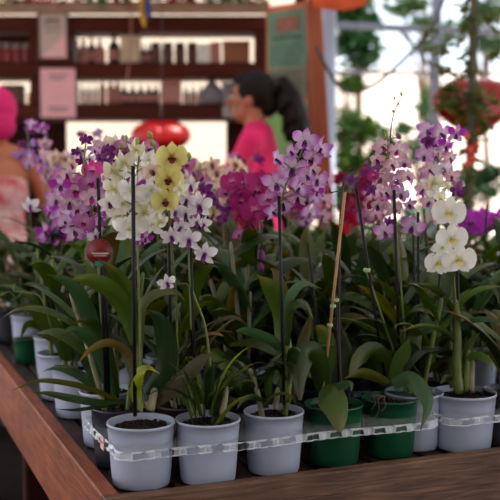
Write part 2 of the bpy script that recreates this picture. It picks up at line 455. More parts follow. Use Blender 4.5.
def put_flower(spike, key, pos, size, yaw=None, pitch=None, roll=None):
    if key in BUD:
        o = bpy.data.objects.new('flower_bud', BUD[key])
        o.rotation_euler = (RR.uniform(-.7, .7), RR.uniform(-.7, .7), 0)
    else:
        ms = FL[key]; o = bpy.data.objects.new('flower', ms[RR.randrange(len(ms))])
        y = RR.uniform(-52, 52) if yaw is None else yaw; p = RR.uniform(-15, 32) if pitch is None else pitch; r = RR.uniform(-16, 16) if roll is None else roll
        o.rotation_euler = Euler((math.radians(p), math.radians(r), math.radians(y)), 'XYZ')
    o.location = pos - worldloc(spike); o.scale = (size,) * 3; o.parent = spike; COL.objects.link(o)
    return o


def spike(root, path, flowers, stem='stem', r=.0022, name='flower_spike', ped=True):
    """path: world points; flowers: (key, world pos, size[, yaw, pitch, roll]). flower meshes are sub-parts of the spike"""
    c = catmull(path, 28); mb = MB(); n = len(c)
    mb.tube(c, [r * (1.15 - .6 * i / (n - 1)) for i in range(n)], 7)
    for i in range(3, n, 5): mb.ell(c[i], (r * 1.35, r * 1.35, r * 1.1), 7, 4)
    for fl in flowers:
        p = fl[1]; b = min(c, key=lambda q: (q - p).length + max(0, q.z - p.z) * .6)
        bk = p + V((0, .004, 0))
        mid = b.lerp(bk, .5) + V((0, .004, (.12 if bk.z > b.z else .25) * (bk - b).length))
        if ped and (bk - b).length < .14: mb.tube(catmull([b, mid, bk], 6), r * .5, 5)
    o = mb.build(name, M[stem], root)
    for fl in flowers: put_flower(o, fl[0], fl[1], fl[2], *fl[3:])
    return o


# ------------------------------------------------------------------ pots
POTH = .111


def pot_mesh(d, matn, h=POTH):
    R = d / 2; rb = R * .84; mb = MB()
    mb.lathe((0, 0, 0), [(0, .003), (rb * .8, .003), (rb * .88, 0), (rb * .97, .0005), (rb, .004), (rb + (R - rb) * .1, .012), (rb + (R - rb) * .13, .0135), (R * .955, h * .80), (R * .962, h * .808), (R * .968, h * .955),
                         (R, h - .005), (R * 1.0, h - .0012), (R * .985, h), (R * .955, h - .001), (R * .93, h * .8), (R * .9, h * .5), (0, h * .48)], 48)
    return mb.mesh('pot', [M[matn]])


def soil_mesh(d, h=POTH):
    R = d / 2 * .925; mb = MB(); rr = random.Random(3); prof = 9; seg = 30
    vs = [V((0, 0, h * .9))]; fs = []
    for i in range(1, prof + 1):
        for k in range(seg):
            a = 2 * PI * k / seg; r = R * i / prof
            vs.append(V((r * math.cos(a), r * math.sin(a), h * .885 + (rr.uniform(-.003, .004) if i < prof else -.004))))
    for k in range(seg): fs.append((0, 1 + k, 1 + (k + 1) % seg))
    for i in range(prof - 1):
        for k in range(seg): fs.append((1 + i * seg + k, 1 + (i + 1) * seg + k, 1 + (i + 1) * seg + (k + 1) % seg, 1 + i * seg + (k + 1) % seg))
    mb.add(vs, fs)
    for q in range(60):
        a = rr.uniform(0, 2 * PI); r = R * .93 * math.sqrt(rr.random()); mb.box((r * math.cos(a), r * math.sin(a), h * .89 + rr.uniform(0, .003)), (rr.uniform(.004, .012), rr.uniform(.003, .007), .004), 0, rot=Euler((rr.uniform(-.6, .6), rr.uniform(-.6, .6), rr.uniform(0, 6))))
    return mb.mesh('potting_soil', [M['soil']])


_pc = {}


def new_plant(x, y, d, matn, label, cat='orchid', group=None, z=BED, name='potted_orchid', h=POTH):
    root = empty(name, (x, y, z)); tag(root, label, cat, group)
    k = (round(d, 3), matn, h)
    if k not in _pc: _pc[k] = (pot_mesh(d, matn, h), soil_mesh(d, h))
    for n, me in zip(('pot', 'potting_soil'), _pc[k]):
        o = bpy.data.objects.new(n, me); COL.objects.link(o); o.parent = root
        if n == 'pot': o.rotation_euler.z = (x * 77 + y * 31) % 6
    return root


# ------------------------------------------------------------------ leaves
def leaf_curve(base, az, el, L, droop, n=7):
    """arching path: starts at elevation el (deg) and bends down by droop (deg) over its length"""
    p = V(base); out = [p.copy()]; e = math.radians(el); a = math.radians(az)
    for i in range(n):
        out.append(out[-1] + V((math.cos(a) * math.cos(e), math.sin(a) * math.cos(e), math.sin(e))) * (L / n)); e -= math.radians(droop) / n * (.4 + 1.2 * i / n)
    return out


def side_h(az, roll=0):
    a = math.radians(az); s0 = V((-math.sin(a), math.cos(a), 0))
    def f(p, tg, t):
        nm = s0.cross(tg); return s0 * math.cos(roll) + nm * math.sin(roll)
    return f


def add_leaf(mb, base, az, el, L, W, droop, roll=0, prof=lancet, fold=.2, mi=0, nseg=12):
    mb.strip(leaf_curve(base, az, el, L, droop), W, side_h(az, roll), fold, nseg, prof, mi)


def hero_leaf(root, pts, wpx, mt, roll=35, prof=lancet, fold=.16, name='leaf', nseg=18):
    """pts: (px,py,Y) from base to tip; the blade turns its face by roll degrees away from edge-on up"""
    w = [P(*p) for p in pts]; Y = sum(p[2] for p in pts) / len(pts); rr = math.radians(roll)
    def sd(p, tg, t):
        view = (p - V((0, 0, H))).normalized(); s1 = tg.cross(view)
        if s1.length < .15: s1 = V((1, 0, 0))
        s1.normalize(); n1 = s1.cross(tg).normalized(); return s1 * math.cos(rr) + n1 * math.sin(rr)
    mb = MB(); mb.strip(w, wpx / F * Y / math.cos(rr), sd, fold, nseg, prof); return mb.build(name, M[mt], root)


def cane(root, pts, r, mt='cane', nodes=6, name='cane', bulge=.35):
    c = catmull(pts, nodes * 5); n = len(c); rad = []
    for i in range(n):
        t = i / (n - 1); k = (t * nodes) % 1
        rad.append(r * (1 - .25 * t) * (1 + bulge * .4 * math.sin(PI * k)) * (1.12 if k < .12 else 1))
    rad[0] *= .8; rad[-1] *= .6
    mb = MB(); mb.tube(c, rad, 10); return mb.build(name, M[mt], root)


def dendro_foliage(root, rr, n_cane=3, hh=.26, nleaf=5, L=.15, W=.03, single=True, spread=.03, pal=None, bottom=.12):
    """jointed canes with alternate lance leaves; single=True makes one foliage mesh (background plants)"""
    b = root.location + V((0, 0, POTH * .86)); pal = pal or LEAFS; mats = sorted(set(pal)); mb = MB(); out = []
    for c in range(n_cane):
        a = rr.uniform(0, 2 * PI); base = b + V((math.cos(a), math.sin(a), 0)) * rr.uniform(.3, 1) * spread; tilt = rr.uniform(.02, .16); h2 = hh * rr.uniform(.6, 1.1)
        top = base + V((math.cos(a) * tilt * h2 * 2, math.sin(a) * tilt * h2 * 2, h2)); path = [base, base.lerp(top, .5) + V((0, 0, .01)), top]
        cm = catmull(path, 12)
        if single: mb.tube(cm, [.0042 * (1 - .35 * i / 12) for i in range(13)], 6, len(mats))
        else: cane(root, path, .0048, rr.choice(['cane', 'cane', 'cane_old']), 5)
        az0 = rr.uniform(0, 360)
        for k in range(nleaf):
            t = bottom + (1 - bottom) * (k + .5) / nleaf; p = cm[min(12, int(t * 12))]; az = az0 + 180 * (k % 2) + rr.uniform(-35, 35)
            args = (p, az, rr.uniform(38, 72), L * rr.uniform(.7, 1.2) * (.8 + .4 * t), W * rr.uniform(.8, 1.25), rr.uniform(40, 120), rr.uniform(-.5, .5)); mt = rr.choice(pal)
            if single: add_leaf(mb, *args, mi=mats.index(mt), nseg=8)
            else:
                m1 = MB(); add_leaf(m1, *args, nseg=12); m1.build('leaf', M[mt], root)
    if single: mb.build('foliage', [M[x] for x in mats] + [M['cane']], root)


def phal_foliage(root, rr, n=5, L=.17, W=.065, single=True, pal=('leaf', 'leaf_dark', 'leaf_blue')):
    b = root.location + V((0, 0, POTH * .9)); mats = sorted(set(pal)); mb = MB(); az0 = rr.uniform(0, 180)
    for k in range(n):
        az = az0 + 180 * (k % 2) + rr.uniform(-30, 30)
        args = (b + V((0, 0, .006 * k)), az, rr.uniform(25, 60), L * rr.uniform(.75, 1.15), W * rr.uniform(.85, 1.1), rr.uniform(50, 110), rr.uniform(-.25, .25)); mt = rr.choice(pal)
        if single: add_leaf(mb, *args, prof=broad, fold=.12, mi=mats.index(mt), nseg=10)
        else:
            m1 = MB(); add_leaf(m1, *args, prof=broad, fold=.12, nseg=14); m1.build('leaf', M[mt], root)
    if single: mb.build('foliage', [M[x] for x in mats], root)


def stake(root, a, b, r=.0028, mt='stake_dark', name='support_stake'):
    mb = MB(); a = V(a); b = V(b); mb.tube([a, a.lerp(b, .5), b], r, 8); return mb.build(name, M[mt], root)


# ================================================================== BENCH
bench = empty('plant_bench', T(.375, 1.52, 0)); tag(bench, 'long low wooden bench with reddish raised rails holding the rows of potted orchids', 'bench')
AX = (VV, UU, V((0, 0, 1)))
RT = BED + .02; RBOT = BED - .135; V0, V1, U0, U1 = .36, 1.98, 1.508, 3.78


def tb(mb, v0, v1, u0, u1, z0, z1): return mb.box(T((v0 + v1) / 2, (u0 + u1) / 2, (z0 + z1) / 2), (v1 - v0, u1 - u0, z1 - z0), 0, AX)


tb(MB(), V0, V0 + .03, U0 + .0275, U1, RBOT, RT).build('side_rail', M['rail_red'], bench)
tb(MB(), V1 - .03, V1, U0 + .0275, U1, RBOT, RT).build('side_rail', M['rail_red'], bench)
tb(MB(), V0, V1, U0, U0 + .027, RBOT, RT).build('front_rail', M['rail_front'], bench)
tb(MB(), V0, V1, U1, U1 + .027, RBOT, RT).build('back_rail', M['rail_front'], bench)
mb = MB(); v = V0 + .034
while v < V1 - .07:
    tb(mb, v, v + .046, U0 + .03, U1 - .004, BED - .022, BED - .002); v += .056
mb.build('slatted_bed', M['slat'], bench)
for u in (U0 + .1, 2.2, 2.9, U1 - .15):
    tb(MB(), V0 + .035, V1 - .035, u, u + .04, BED - .1, BED - .024).build('crossbeam', M['dark_wood2'], bench)
for v in (V0 + .035, V1 - .1):
    for u in (U0 + .06, 2.6, U1 - .12): tb(MB(), v, v + .06, u - .062, u - .002, 0, BED - .03).build('leg', M['dark_wood2'], bench)

# ================================================================== POTS OF THE FRONT ROW
def pot_at(px, py, z, push=0):
    """ground point under a pixel at height z"""
    x = (px - 250) / F; zz = -(py - 250) / F; r = V((x, CA + zz * SA, -SA + zz * CA)); t = (z - H) / r.z
    return (r.x * t, r.y * t + push)


taken = []


def hero(px, py, z, push, d, matn, label, **k):
    x, y = pot_at(px, py, z, push); x = x * y / (y - push) if push else x
    taken.append((x, y)); return new_plant(x, y, d, matn, label, **k)


p1 = hero(141.5, 491, BED, .045, .120, 'white_pot', 'white-flowered orchid in white pot at the left end of the front row')
p2 = hero(208, 487, BED, .045, .116, 'white_pot', 'small white and purple orchid in white pot, second in the front row')
p3 = hero(273.7, 477, BED, .045, .111, 'white_pot', 'lilac orchid with tall jointed cane in white pot beside the green pots')
p4 = hero(333, 467.5, BED, .045, .112, 'green_pot', 'broad-leaved orchid in green pot with light bamboo stake')
p5 = hero(389, 459.5, BED, .045, .110, 'green_pot', 'broad-leaved orchid in green pot with dark slanting stake')
p6 = hero(463, 453, BED, .048, .128, 'white_pot', 'white moth-flowered orchid with thick green canes in wide white pot at right')
ZR = BED + POTH
pb = hero(121, 405, ZR, 0, .114, 'black_pot', 'purple orchid in black pot behind the leftmost white pot')
pe = hero(184, 402, ZR, 0, .116, 'brown_pot', 'pale yellow orchid in dark brown pot behind the second front pot')
pj = hero(414, 391, ZR, 0, .116, 'white_pot', 'pale pink orchid in white pot squeezed behind the green pots')
pl_ = hero(447, 376, ZR, 0, .114, 'black_pot', 'purple-tipped white orchid with tall spike behind the wide white pot')
pw1 = hero(107, 389, ZR, 0, .112, 'white_pot', 'leafy orchid in white pot directly behind the front black pot at left')
ph_ = hero(246, 374, ZR, 0, .112, 'white_pot', 'deep magenta orchid in white pot in the middle of the bench')
pw2 = hero(77, 366, ZR, 0, .112, 'white_pot', 'leafy orchid in white pot by the left rail, nearer of two pale rims there')
pw3 = hero(60, 352, ZR, 0, .112, 'white_pot', 'white and purple orchid in white pot by the left rail, farther of two pale rims')
pw4 = hero(55, 336, ZR, 0, .112, 'white_pot', 'leafy orchid in white pot at the far left end of the left rail row')
pr = hero(511, 389, ZR, 0, .112, 'black_pot', 'leafy orchid in black pot cut by the right edge of the photo')

# ------------------------------------------------------------------ clear carrying trays
def tray(name, vmin, vmax, umin, umax, label, holes):
    z0, z1 = BED + .064, BED + .081; zc = z1
    o = empty(name, T(vmin, umin, BED)); tag(o, label, 'tray')
    # skirt that runs round the outside, ribbed in and out like pressed plastic
    cor = []; r = .03
    def arc(cv, cu, a0): return [(cv + r * math.cos(math.radians(a0 + 90 * k / 6)), cu + r * math.sin(math.radians(a0 + 90 * k / 6))) for k in range(7)]
    loop = arc(vmin + r, umin + r, 180) + arc(vmax - r, umin + r, 270) + arc(vmax - r, umax - r, 0) + arc(vmin + r, umax - r, 90)
    pts = []
    for i in range(len(loop)):
        a = V((*loop[i], 0)); b = V((*loop[(i + 1) % len(loop)], 0)); n = max(1, int((b - a).length / .0045))
        for k in range(n): pts.append(a.lerp(b, k / n))
    n = len(pts); vs = []; rr = random.Random(int(vmin * 100))
    for i, p in enumerate(pts):
        t = (pts[(i + 1) % n] - pts[i - 1]).normalized(); nm = V((t.y, -t.x, 0))
        k = (i % 5); off = .0011 if k in (0, 1, 2) else -.0019
        tilt = .0024 * math.sin((i // 5) * 2.9); off += rr.uniform(-.0002, .0002); sag = .0015 * math.sin(i * .09)
        for z, q in ((z0 + .003, off + .0022), (z0 + .0045, off + .0004 + tilt), (z1 - .003, off - tilt), (z1, -.001)):
            w = p + nm * q; vs.append(T(w.x, w.y, z + sag))
    fs = [(i * 4 + j, ((i + 1) % n) * 4 + j, ((i + 1) % n) * 4 + j + 1, i * 4 + j + 1) for i in range(n) for j in range(3)]
    sk = MB().add(vs, fs, smooth=False); sk.mi = [1 if ((i // 5) % 2 and j == 1) else 0 for i in range(n) for j in range(3)]; sk.build('ribbed_skirt', [M['skirt'], M['tray']], o)
    # flat plate with round holes: rings joined by webs
    mb = MB()
    nv = 60; nu = max(10, int(nv * (umax - umin) / (vmax - vmin))); G = {}
    for i in range(nv + 1):
        for j in range(nu + 1):
            v = vmin + .003 + (vmax - vmin - .006) * i / nv; u = umin + .003 + (umax - umin - .006) * j / nu; w = T(v, u)
            for hx, hy in holes:
                dx, dy = w.x - hx, w.y - hy; dd = math.hypot(dx, dy)
                if dd < .0535 and dd > 1e-6: w.x = hx + dx / dd * .0535; w.y = hy + dy / dd * .0535
            G[i, j] = len(mb.v); mb.v.append(V((w.x, w.y, zc)))
    for i in range(nv):
        for j in range(nu):
            q = (G[i, j], G[i + 1, j], G[i + 1, j + 1], G[i, j + 1]); c = sum((mb.v[a] for a in q), V((0, 0, 0))) / 4
            if min((math.hypot(c.x - a, c.y - b) for a, b in holes), default=9) > .0533:
                mb.f.append(q); mb.mi.append(0); mb.sm.append(False); mb.uv.append([(0, 0)] * 4)
    mb.build('holed_plate', M['tray'], o)
    return o


def tv(p): w = V((p.location.x, p.location.y, 0)); return (w.dot(VV), w.dot(UU))


hol = [(p.location.x, p.location.y) for p in (p1, p2, p3, p4, p5, pb, pe)]
tr1 = tray('plant_tray', .394, 1.018, 1.548, 1.828, 'clear ribbed plastic tray holding the first five pots of the front row', hol)
mb = MB(); a_ = P(94.5, 441, T(.393, 1.68).y); mb.box(T(.3895, 1.652, BED + .074), (.0012, .022, .022), 0, AX)
lab = mb.build('price_sticker', mat('sticker_paper', (226, 200, 200), .6, .08), tr1)
MB().box(T(.3885, 1.652, BED + .076), (.0006, .016, .004), 0, AX).build('price_print', mat('sticker_red', (190, 80, 90), .6, .1), lab)
tr2 = tray('plant_tray', 1.030, 1.75, 1.534, 1.70, 'clear ribbed plastic tray round the wide white pot at the right edge', [(p.location.x, p.location.y) for p in (p6, pr)])

# ================================================================== HERO PLANTS
def fw(Y, lst, jit=.02):
    return [(f[0], P(f[1], f[2], Y + RR.uniform(-jit, jit)), f[3] * (1.2 if Y > 2.15 else 1.08) / F * Y) + tuple(f[4:]) for f in lst]


def px3(Y, *pts): return [P(a, b, Y) for a, b in pts]


def base_of(p, dx=0, dy=0): return p.location + V((dx, dy, POTH * .86))


# --- pot 1: white cluster, dark stake
Y = p1.location.y
stake(p1, P(135, 416, Y - .03), P(133, 166, Y - .075), .0034)
spike(p1, px3(Y - .008, (141, 400), (140, 330), (138, 260), (136, 215), (137, 175), (140, 150)),
      fw(Y - .01, [('white', 144, 158, 29), ('cream', 126, 163, 28), ('white', 149, 172, 30), ('white', 122, 178, 32), ('white', 143, 187, 31), ('cream', 114, 190, 26), ('white', 152, 190, 24),
                   ('white', 122, 204, 30), ('whitedark', 137, 200, 26), ('white', 151, 203, 30), ('cream', 113, 172, 23), ('white', 130, 229, 33, 12, 5, 4), ('cream', 117, 216, 24), ('white', 153, 225, 27, -35, 5, 0),
                   ('cream', 144, 214, 28), ('bright', 142, 241, 18, 30, 40, 0), ('white', 132, 191, 28), ('bright', 135, 184, 20, 20, 40, 0), ('whitedark', 108, 203, 21), ('purple', 123, 212, 16, 10, 30), ('cream', 152, 214, 22), ('purple', 127, 184, 15),
                   ('budg', 127, 143, 8), ('budg', 136, 146, 9), ('budg', 122, 150, 8), ('cream', 137, 150, 22), ('white', 149, 160, 22), ('mauve', 149, 148, 19), ('purple', 108, 150, 14), ('bright', 146, 238, 15), ('purple', 119, 163, 15)], .03))
cane(p1, [P(150, 410, Y - .01), P(152, 402, Y - .01), P(155, 388, Y)], .0075, 'cane_old', 2)
cane(p1, [P(141, 412, Y - .02), P(140, 400, Y - .02), P(139, 385, Y - .01)], .0035, 'cane_old', 2)
HL = [  # (plant, base->tip (px,py,dY), width px, material, roll)
    (p1, [(143, 408, 0), (137, 385, -.01), (138, 372, -.02), (148, 367, -.03), (160, 374, -.04)], 8, 'leaf_lime', 35),
    (p1, [(139, 410, -.01), (135, 392, -.03), (139, 378, -.05), (146, 371, -.06)], 11, 'leaf_lime', 10),
    (p1, [(141, 395, 0), (128, 357, .0), (110, 344, -.02), (91, 350, -.05), (77, 364, -.07)], 9, 'leaf_tan', 40),
    (p1, [(146, 395, .01), (164, 369, 0), (166, 345, -.01), (159, 320, -.03), (147, 309, -.05)], 22, 'leaf_blue', 15),
    (p1, [(135, 345, .0), (126, 314, -.01), (110, 291, -.04), (88, 280, -.08), (70, 279, -.11)], 19, 'leaf', 25),
    (p1, [(136, 330, 0), (131, 305, -.01), (122, 284, -.03), (112, 270, -.05), (98, 259, -.065)], 15, 'leaf', 15),
    (p1, [(140, 390, .02), (138, 340, .03), (142, 305, .03), (158, 292, .02), (176, 292, .0), (185, 301, -.02)], 10, 'leaf_olive', 30),
    (p1, [(148, 400, .03), (136, 372, .05), (126, 345, .06), (120, 326, .06)], 18, 'leaf_dark', 20),
    (p1, [(150, 405, .0), (175, 385, .0), (198, 362, -.01), (214, 352, -.02)], 16, 'leaf_tan', 30),
    # black pot
    (pb, [(108, 385, 0), (96, 345, 0), (84, 305, -.02), (68, 283, -.06), (46, 274, -.1)], 17, 'leaf_blue', 20),
    (pb, [(120, 402, -.03), (95, 391, -.09), (70, 384, -.14), (38, 381, -.19), (11, 391, -.23)], 6, 'leaf_olive', 20),
    (pb, [(118, 404, -.04), (97, 403, -.12), (72, 399, -.17), (50, 394, -.2), (32, 392, -.22)], 8, 'leaf_dark', 20),
    (pb, [(118, 405, -.05), (98, 407, -.1), (76, 410, -.14), (55, 409, -.17)], 4, 'leaf_dark', 15),
    (pb, [(112, 398, 0), (104, 370, -.02), (92, 345, -.05), (75, 330, -.08), (58, 338, -.1)], 12, 'leaf_blue', 30),
    (pb, [(116, 395, 0), (108, 360, 0), (100, 335, -.02), (88, 322, -.04), (72, 322, -.07)], 13, 'leaf', 30),
    # white pots on the left rail
    (pw2, [(66, 362, 0), (60, 340, -.04), (48, 325, -.1), (34, 310, -.16), (17, 304, -.22)], 19, 'leaf', 20),
    (pw2, [(82, 362, 0), (84, 345, 0), (76, 331, -.05), (66, 333, -.1), (57, 342, -.14)], 10, 'leaf_tan', 25),
    (pw2, [(78, 362, 0), (70, 330, 0), (60, 300, -.02), (50, 283, -.04)], 15, 'leaf_blue', 20),
    (pw3, [(62, 348, 0), (48, 310, 0), (40, 285, 0), (38, 262, 0)], 13, 'leaf_dark', 20),
    (pw3, [(60, 348, 0), (45, 330, -.02), (28, 325, -.06), (20, 340, -.1)], 9, 'leaf', 30),
    # pot 3
    (p3, [(281, 350, 0), (282, 318, 0), (276, 298, -.01), (267, 284, -.02), (257, 275, -.03)], 21, 'leaf', 15),
    (p3, [(284, 350, .01), (286, 318, .01), (284, 298, .01), (276, 274, .02), (270, 268, .03)], 13, 'leaf_tan', 15),
    (p3, [(281, 352, 0), (272, 343, -.03), (258, 336, -.06), (244, 331, -.09), (235, 331, -.11)], 11, 'leaf_blue', 40),
    (p3, [(285, 345, 0), (283, 312, -.01), (291, 293, -.02), (304, 283, -.03), (322, 289, -.04)], 10, 'leaf_blue', 35),
    (p3, [(286, 345, -.01), (288, 312, -.02), (297, 303, -.04), (306, 306, -.06), (314, 320, -.08)], 10, 'leaf', 40),
    (p3, [(290, 400, 0), (296, 370, .0), (302, 345, .02), (308, 325, .03), (311, 312, .03)], 12, 'leaf_tan', 10),
    (p3, [(270, 405, 0), (268, 385, -.01), (272, 365, -.02), (283, 352, -.03)], 9, 'leaf', 10),
    (p3, [(264, 406, 0), (252, 388, -.02), (240, 380, -.04), (226, 384, -.06)], 8, 'leaf_dark', 30),
    (p3, [(268, 408, 0), (255, 398, -.03), (244, 400, -.05), (236, 410, -.06)], 6, 'leaf', 30),
    (p3, [(276, 406, .0), (282, 380, .0), (292, 362, .0), (303, 350, .0)], 8, 'leaf', 10),
    # pot 4 broad leaves
    (p4, [(322, 392, -.02), (318, 365, -.03), (308, 352, -.05), (300, 372, -.08), (300, 400, -.1)], 24, 'leaf', 10),
    (p4, [(330, 396, 0), (330, 360, .02), (324, 335, .03), (316, 326, .03)], 19, 'leaf', 10),
    (p4, [(322, 388, -.03), (330, 394, -.06), (337, 410, -.08), (340, 432, -.1)], 30, 'leaf', 15),
    (p4, [(334, 398, 0), (340, 376, 0), (346, 350, .01), (340, 322, .02)], 16, 'leaf_dark', 10),
    (p4, [(325, 396, -.02), (338, 386, -.05), (350, 384, -.07), (352, 392, -.08)], 8, 'leaf_blue', 30),
    # pot 5 broad leaves
    (p5, [(389, 384, -.02), (370, 376, -.03), (358, 374, -.05), (345, 378, -.07)], 11, 'leaf_olive', 35),
    (p5, [(388, 384, 0), (384, 365, 0), (374, 352, -.02), (360, 358, -.05), (350, 374, -.07)], 20, 'leaf', 20),
    (p5, [(391, 382, -.01), (398, 362, -.02), (405, 350, -.03), (409, 338, -.04)], 15, 'leaf', 20),
    (p5, [(393, 384, 0), (402, 366, -.02), (420, 350, -.04), (439, 350, -.06)], 13, 'leaf_dark', 35),
    (p5, [(392, 384, -.02), (408, 378, -.04), (421, 388, -.06), (428, 405, -.08), (420, 432, -.1)], 17, 'leaf_blue', 15),
    (p5, [(386, 384, .0), (378, 372, .02), (366, 362, .03), (352, 346, .04)], 16, 'leaf_dark', 20),
    # pot 6 straps
    (p6, [(455, 314, 0), (446, 301, -.02), (436, 290, -.05), (420, 285, -.09), (398, 286, -.13)], 7, 'leaf', 25),
    (p6, [(456, 314, 0), (463, 300, -.01), (474, 291, -.03), (488, 287, -.05), (506, 286, -.08)], 6, 'leaf', 25),
    (p6, [(456, 345, 0), (448, 334, -.02), (436, 328, -.05), (418, 326, -.09), (400, 332, -.12)], 6, 'leaf', 25),
    (p6, [(457, 330, 0), (466, 322, -.01), (480, 319, -.03), (494, 320, -.05), (510, 324, -.07)], 6, 'leaf_blue', 25),
    (p6, [(460, 366, 0), (468, 357, -.01), (480, 355, -.03), (490, 362, -.05), (492, 372, -.06)], 8, 'leaf', 30),
    (p6, [(452, 320, .02), (444, 311, .01), (432, 306, -.01), (418, 306, -.03), (408, 312, -.05)], 5, 'leaf_blue', 30),
    (p6, [(470, 330, .06), (478, 300, .06), (486, 282, .05), (495, 290, .03), (500, 306, .0)], 8, 'leaf_blue', 25),
    (p6, [(462, 375, -.01), (466, 355, 0), (472, 340, 0), (484, 330, .0)], 7, 'leaf', 15),
    (p6, [(452, 380, -.01), (446, 378, -.03), (440, 384, -.05)], 6, 'leaf', 25),
    (p6, [(455, 355, .02), (440, 352, .0), (420, 352, -.03), (404, 362, -.06)], 9, 'leaf_dark', 30),
    (p6, [(464, 385, -.01), (472, 365, -.01), (480, 350, -.01), (488, 340, -.01)], 5, 'leaf', 10),
]
for pl, pts, w, mt, roll in HL:
    y0 = pl.location.y
    hero_leaf(pl, [(a, b, y0 + c) for a, b, c in pts], w, mt, roll, prof=broad if w > 17 and pl in (p4, p5) else lancet)

# --- pot 2
Y = p2.location.y
rr = random.Random(21)
for cx in (200, 212, 222, 193):
    cane(p2, [P(cx, 415, Y), P(cx + (cx - 207) * .15, 402, Y), P(cx + (cx - 207) * .3, 385, Y)], .006, 'cane_old' if cx in (200, 222) else 'cane', 3)
b2 = base_of(p2)
for k in range(26):
    az = rr.uniform(0, 360); dx = V((math.cos(math.radians(az)), math.sin(math.radians(az)), 0))
    m1 = MB(); add_leaf(m1, b2 + dx * rr.uniform(.005, .03) + V((0, 0, rr.uniform(.0, .05))), az, rr.uniform(45, 85), rr.uniform(.07, .14), rr.uniform(.011, .018), rr.uniform(40, 130), rr.uniform(-.5, .5))
    m1.build('leaf', M[rr.choice(['leaf', 'leaf', 'leaf_olive', 'leaf_lime', 'leaf_dark'])], p2)
stake(p2, P(196, 410, Y), P(190, 224, Y), .0026)
spike(p2, px3(Y, (212, 395), (206, 330), (191, 285), (190, 240), (193, 205), (197, 180)),
      fw(Y - .01, [('whitepurple', 190, 186, 20), ('whitepurple', 199, 206, 27, 10, 5, 0), ('whitepurple', 186, 214, 20), ('whitepurple', 189, 240, 24, 0, 5, 0), ('whitepurple', 205, 254, 24, -15, 5, 8), ('whitepurple', 171, 237, 20, 20, 0, 0),
                   ('bright', 178, 182, 16), ('whitepurple', 176, 212, 18), ('whitepurple', 205, 225, 18, -50), ('whitepurple', 187, 200, 20), ('whitepurple', 196, 222, 18), ('budp', 196, 178, 7), ('budp', 200, 182, 7), ('whitepurple', 181, 228, 18)], .02))
spike(p2, px3(Y - .02, (191, 330), (190, 300), (188, 285), (178, 284), (170, 283)), fw(Y - .02, [('whitepurple', 167, 283, 18, 15, 10, -10)], 0), ped=False, r=.0012)

# --- yellow (brown pot behind)
Y = pe.location.y
stake(pe, P(172, 400, Y - .04), P(168, 205, Y - .08), .0032); stake(pe, P(194, 398, Y), P(187, 196, Y - .05), .0026)
spike(pe, [P(178, 390, Y - .02), P(176, 300, Y - .05), P(170, 230, Y - .11), P(168, 190, Y - .16), P(160, 165, Y - .17), P(152, 140, Y - .16)],
      fw(Y - .19, [('yellow', 172, 157, 29, 4, 4, 0), ('yellow', 169, 179, 27, -6, 6, 8), ('yellow', 165, 201, 25, 10, 8, -6), ('budg', 152, 138, 9), ('budg', 155, 147, 10), ('cream', 181, 190, 18, -40), ('cream', 160, 222, 18, 30, 20),
                   ('creampink', 152, 172, 20), ('budg', 190, 160, 8)], .01))
rr = random.Random(51); dendro_foliage(pe, rr, 4, .19, 5, .15, .028, False)

# --- black pot: lilac, purple and magenta spikes, twin dark stakes
Y = pb.location.y
stake(pb, P(106, 402, Y - .03), P(98, 178, Y - .06), .0032); stake(pb, P(109, 402, Y - .02), P(105, 250, Y - .05), .003); stake(pb, P(118, 398, Y + .02), P(97, 270, Y + .02), .0024)
spike(pb, px3(Y - .02, (110, 395), (100, 300), (97, 240), (90, 200), (84, 170), (86, 140)),
      fw(Y - .02, [('purple', 86, 140, 13), ('purple', 76, 152, 12), ('lilac', 94, 150, 13), ('purple', 82, 161, 12), ('whitepurple', 90, 159, 12), ('hotpink', 92, 170, 20, 0, 0, 0), ('mauve', 78, 190, 34, 0, 6, 8), ('pink', 66, 174, 22),
                   ('bright', 60, 186, 21, 20, 5, 0), ('pink', 92, 197, 24), ('lilac', 78, 209, 24), ('bright', 100, 216, 20), ('mauve', 90, 182, 22), ('bright', 98, 226, 16), ('lilac', 102, 200, 20), ('pinkbell', 70, 202, 22)], .04))
spike(pb, px3(Y - .03, (106, 380), (102, 300), (100, 250), (88, 226), (72, 226), (60, 228)),
      fw(Y - .04, [('lilac', 74, 232, 24), ('bright', 88, 234, 16), ('lilac', 64, 222, 20), ('mauve', 84, 222, 20), ('whitepurple', 95, 236, 16), ('bright', 110, 214, 15), ('bright', 104, 186, 16)], .02), 'stem_dark')
rr = random.Random(32); dendro_foliage(pb, rr, 3, .25, 4, .14, .03, False)

# --- pot 3
Y = p3.location.y
cane(p3, [P(286, 408, Y), P(288, 385, Y), P(290, 360, Y), P(286, 330, Y), P(283, 312, Y)], .0068, 'cane', 6)
cane(p3, [P(276, 409, Y - .01), P(277, 398, Y - .01), P(278, 388, Y)], .0055, 'cane_old', 2)
stake(p3, P(284, 405, Y - .02), P(279, 196, Y - .03), .003)
spike(p3, px3(Y - .005, (284, 318), (281, 270), (280, 220), (284, 190), (296, 165), (306, 140)),
      fw(Y - .02, [('lilac', 305, 141, 26, -4, 5, 8), ('lilac', 292, 169, 31, 0, 6, 4), ('lilac', 276, 184, 28, 4, 4, -4), ('lilacbell', 275, 160, 24, 50), ('lilac', 322, 149, 24, -50), ('lilac', 313, 158, 20, -30, 30), ('pinkbell', 308, 160, 20),
                   ('lilac', 318, 180, 22, -30), ('lilac', 300, 188, 22, -40, 20, 20), ('pinkbell', 298, 197, 22, -10, 50), ('lilacbell', 283, 203, 24, 10, 50), ('lilac', 306, 176, 20), ('mauve', 268, 198, 20), ('bright', 318, 192, 15), ('lilac', 272, 212, 18),
                   ('lilacbell', 290, 152, 18, 30), ('pinkbell', 312, 170, 18)], .03))
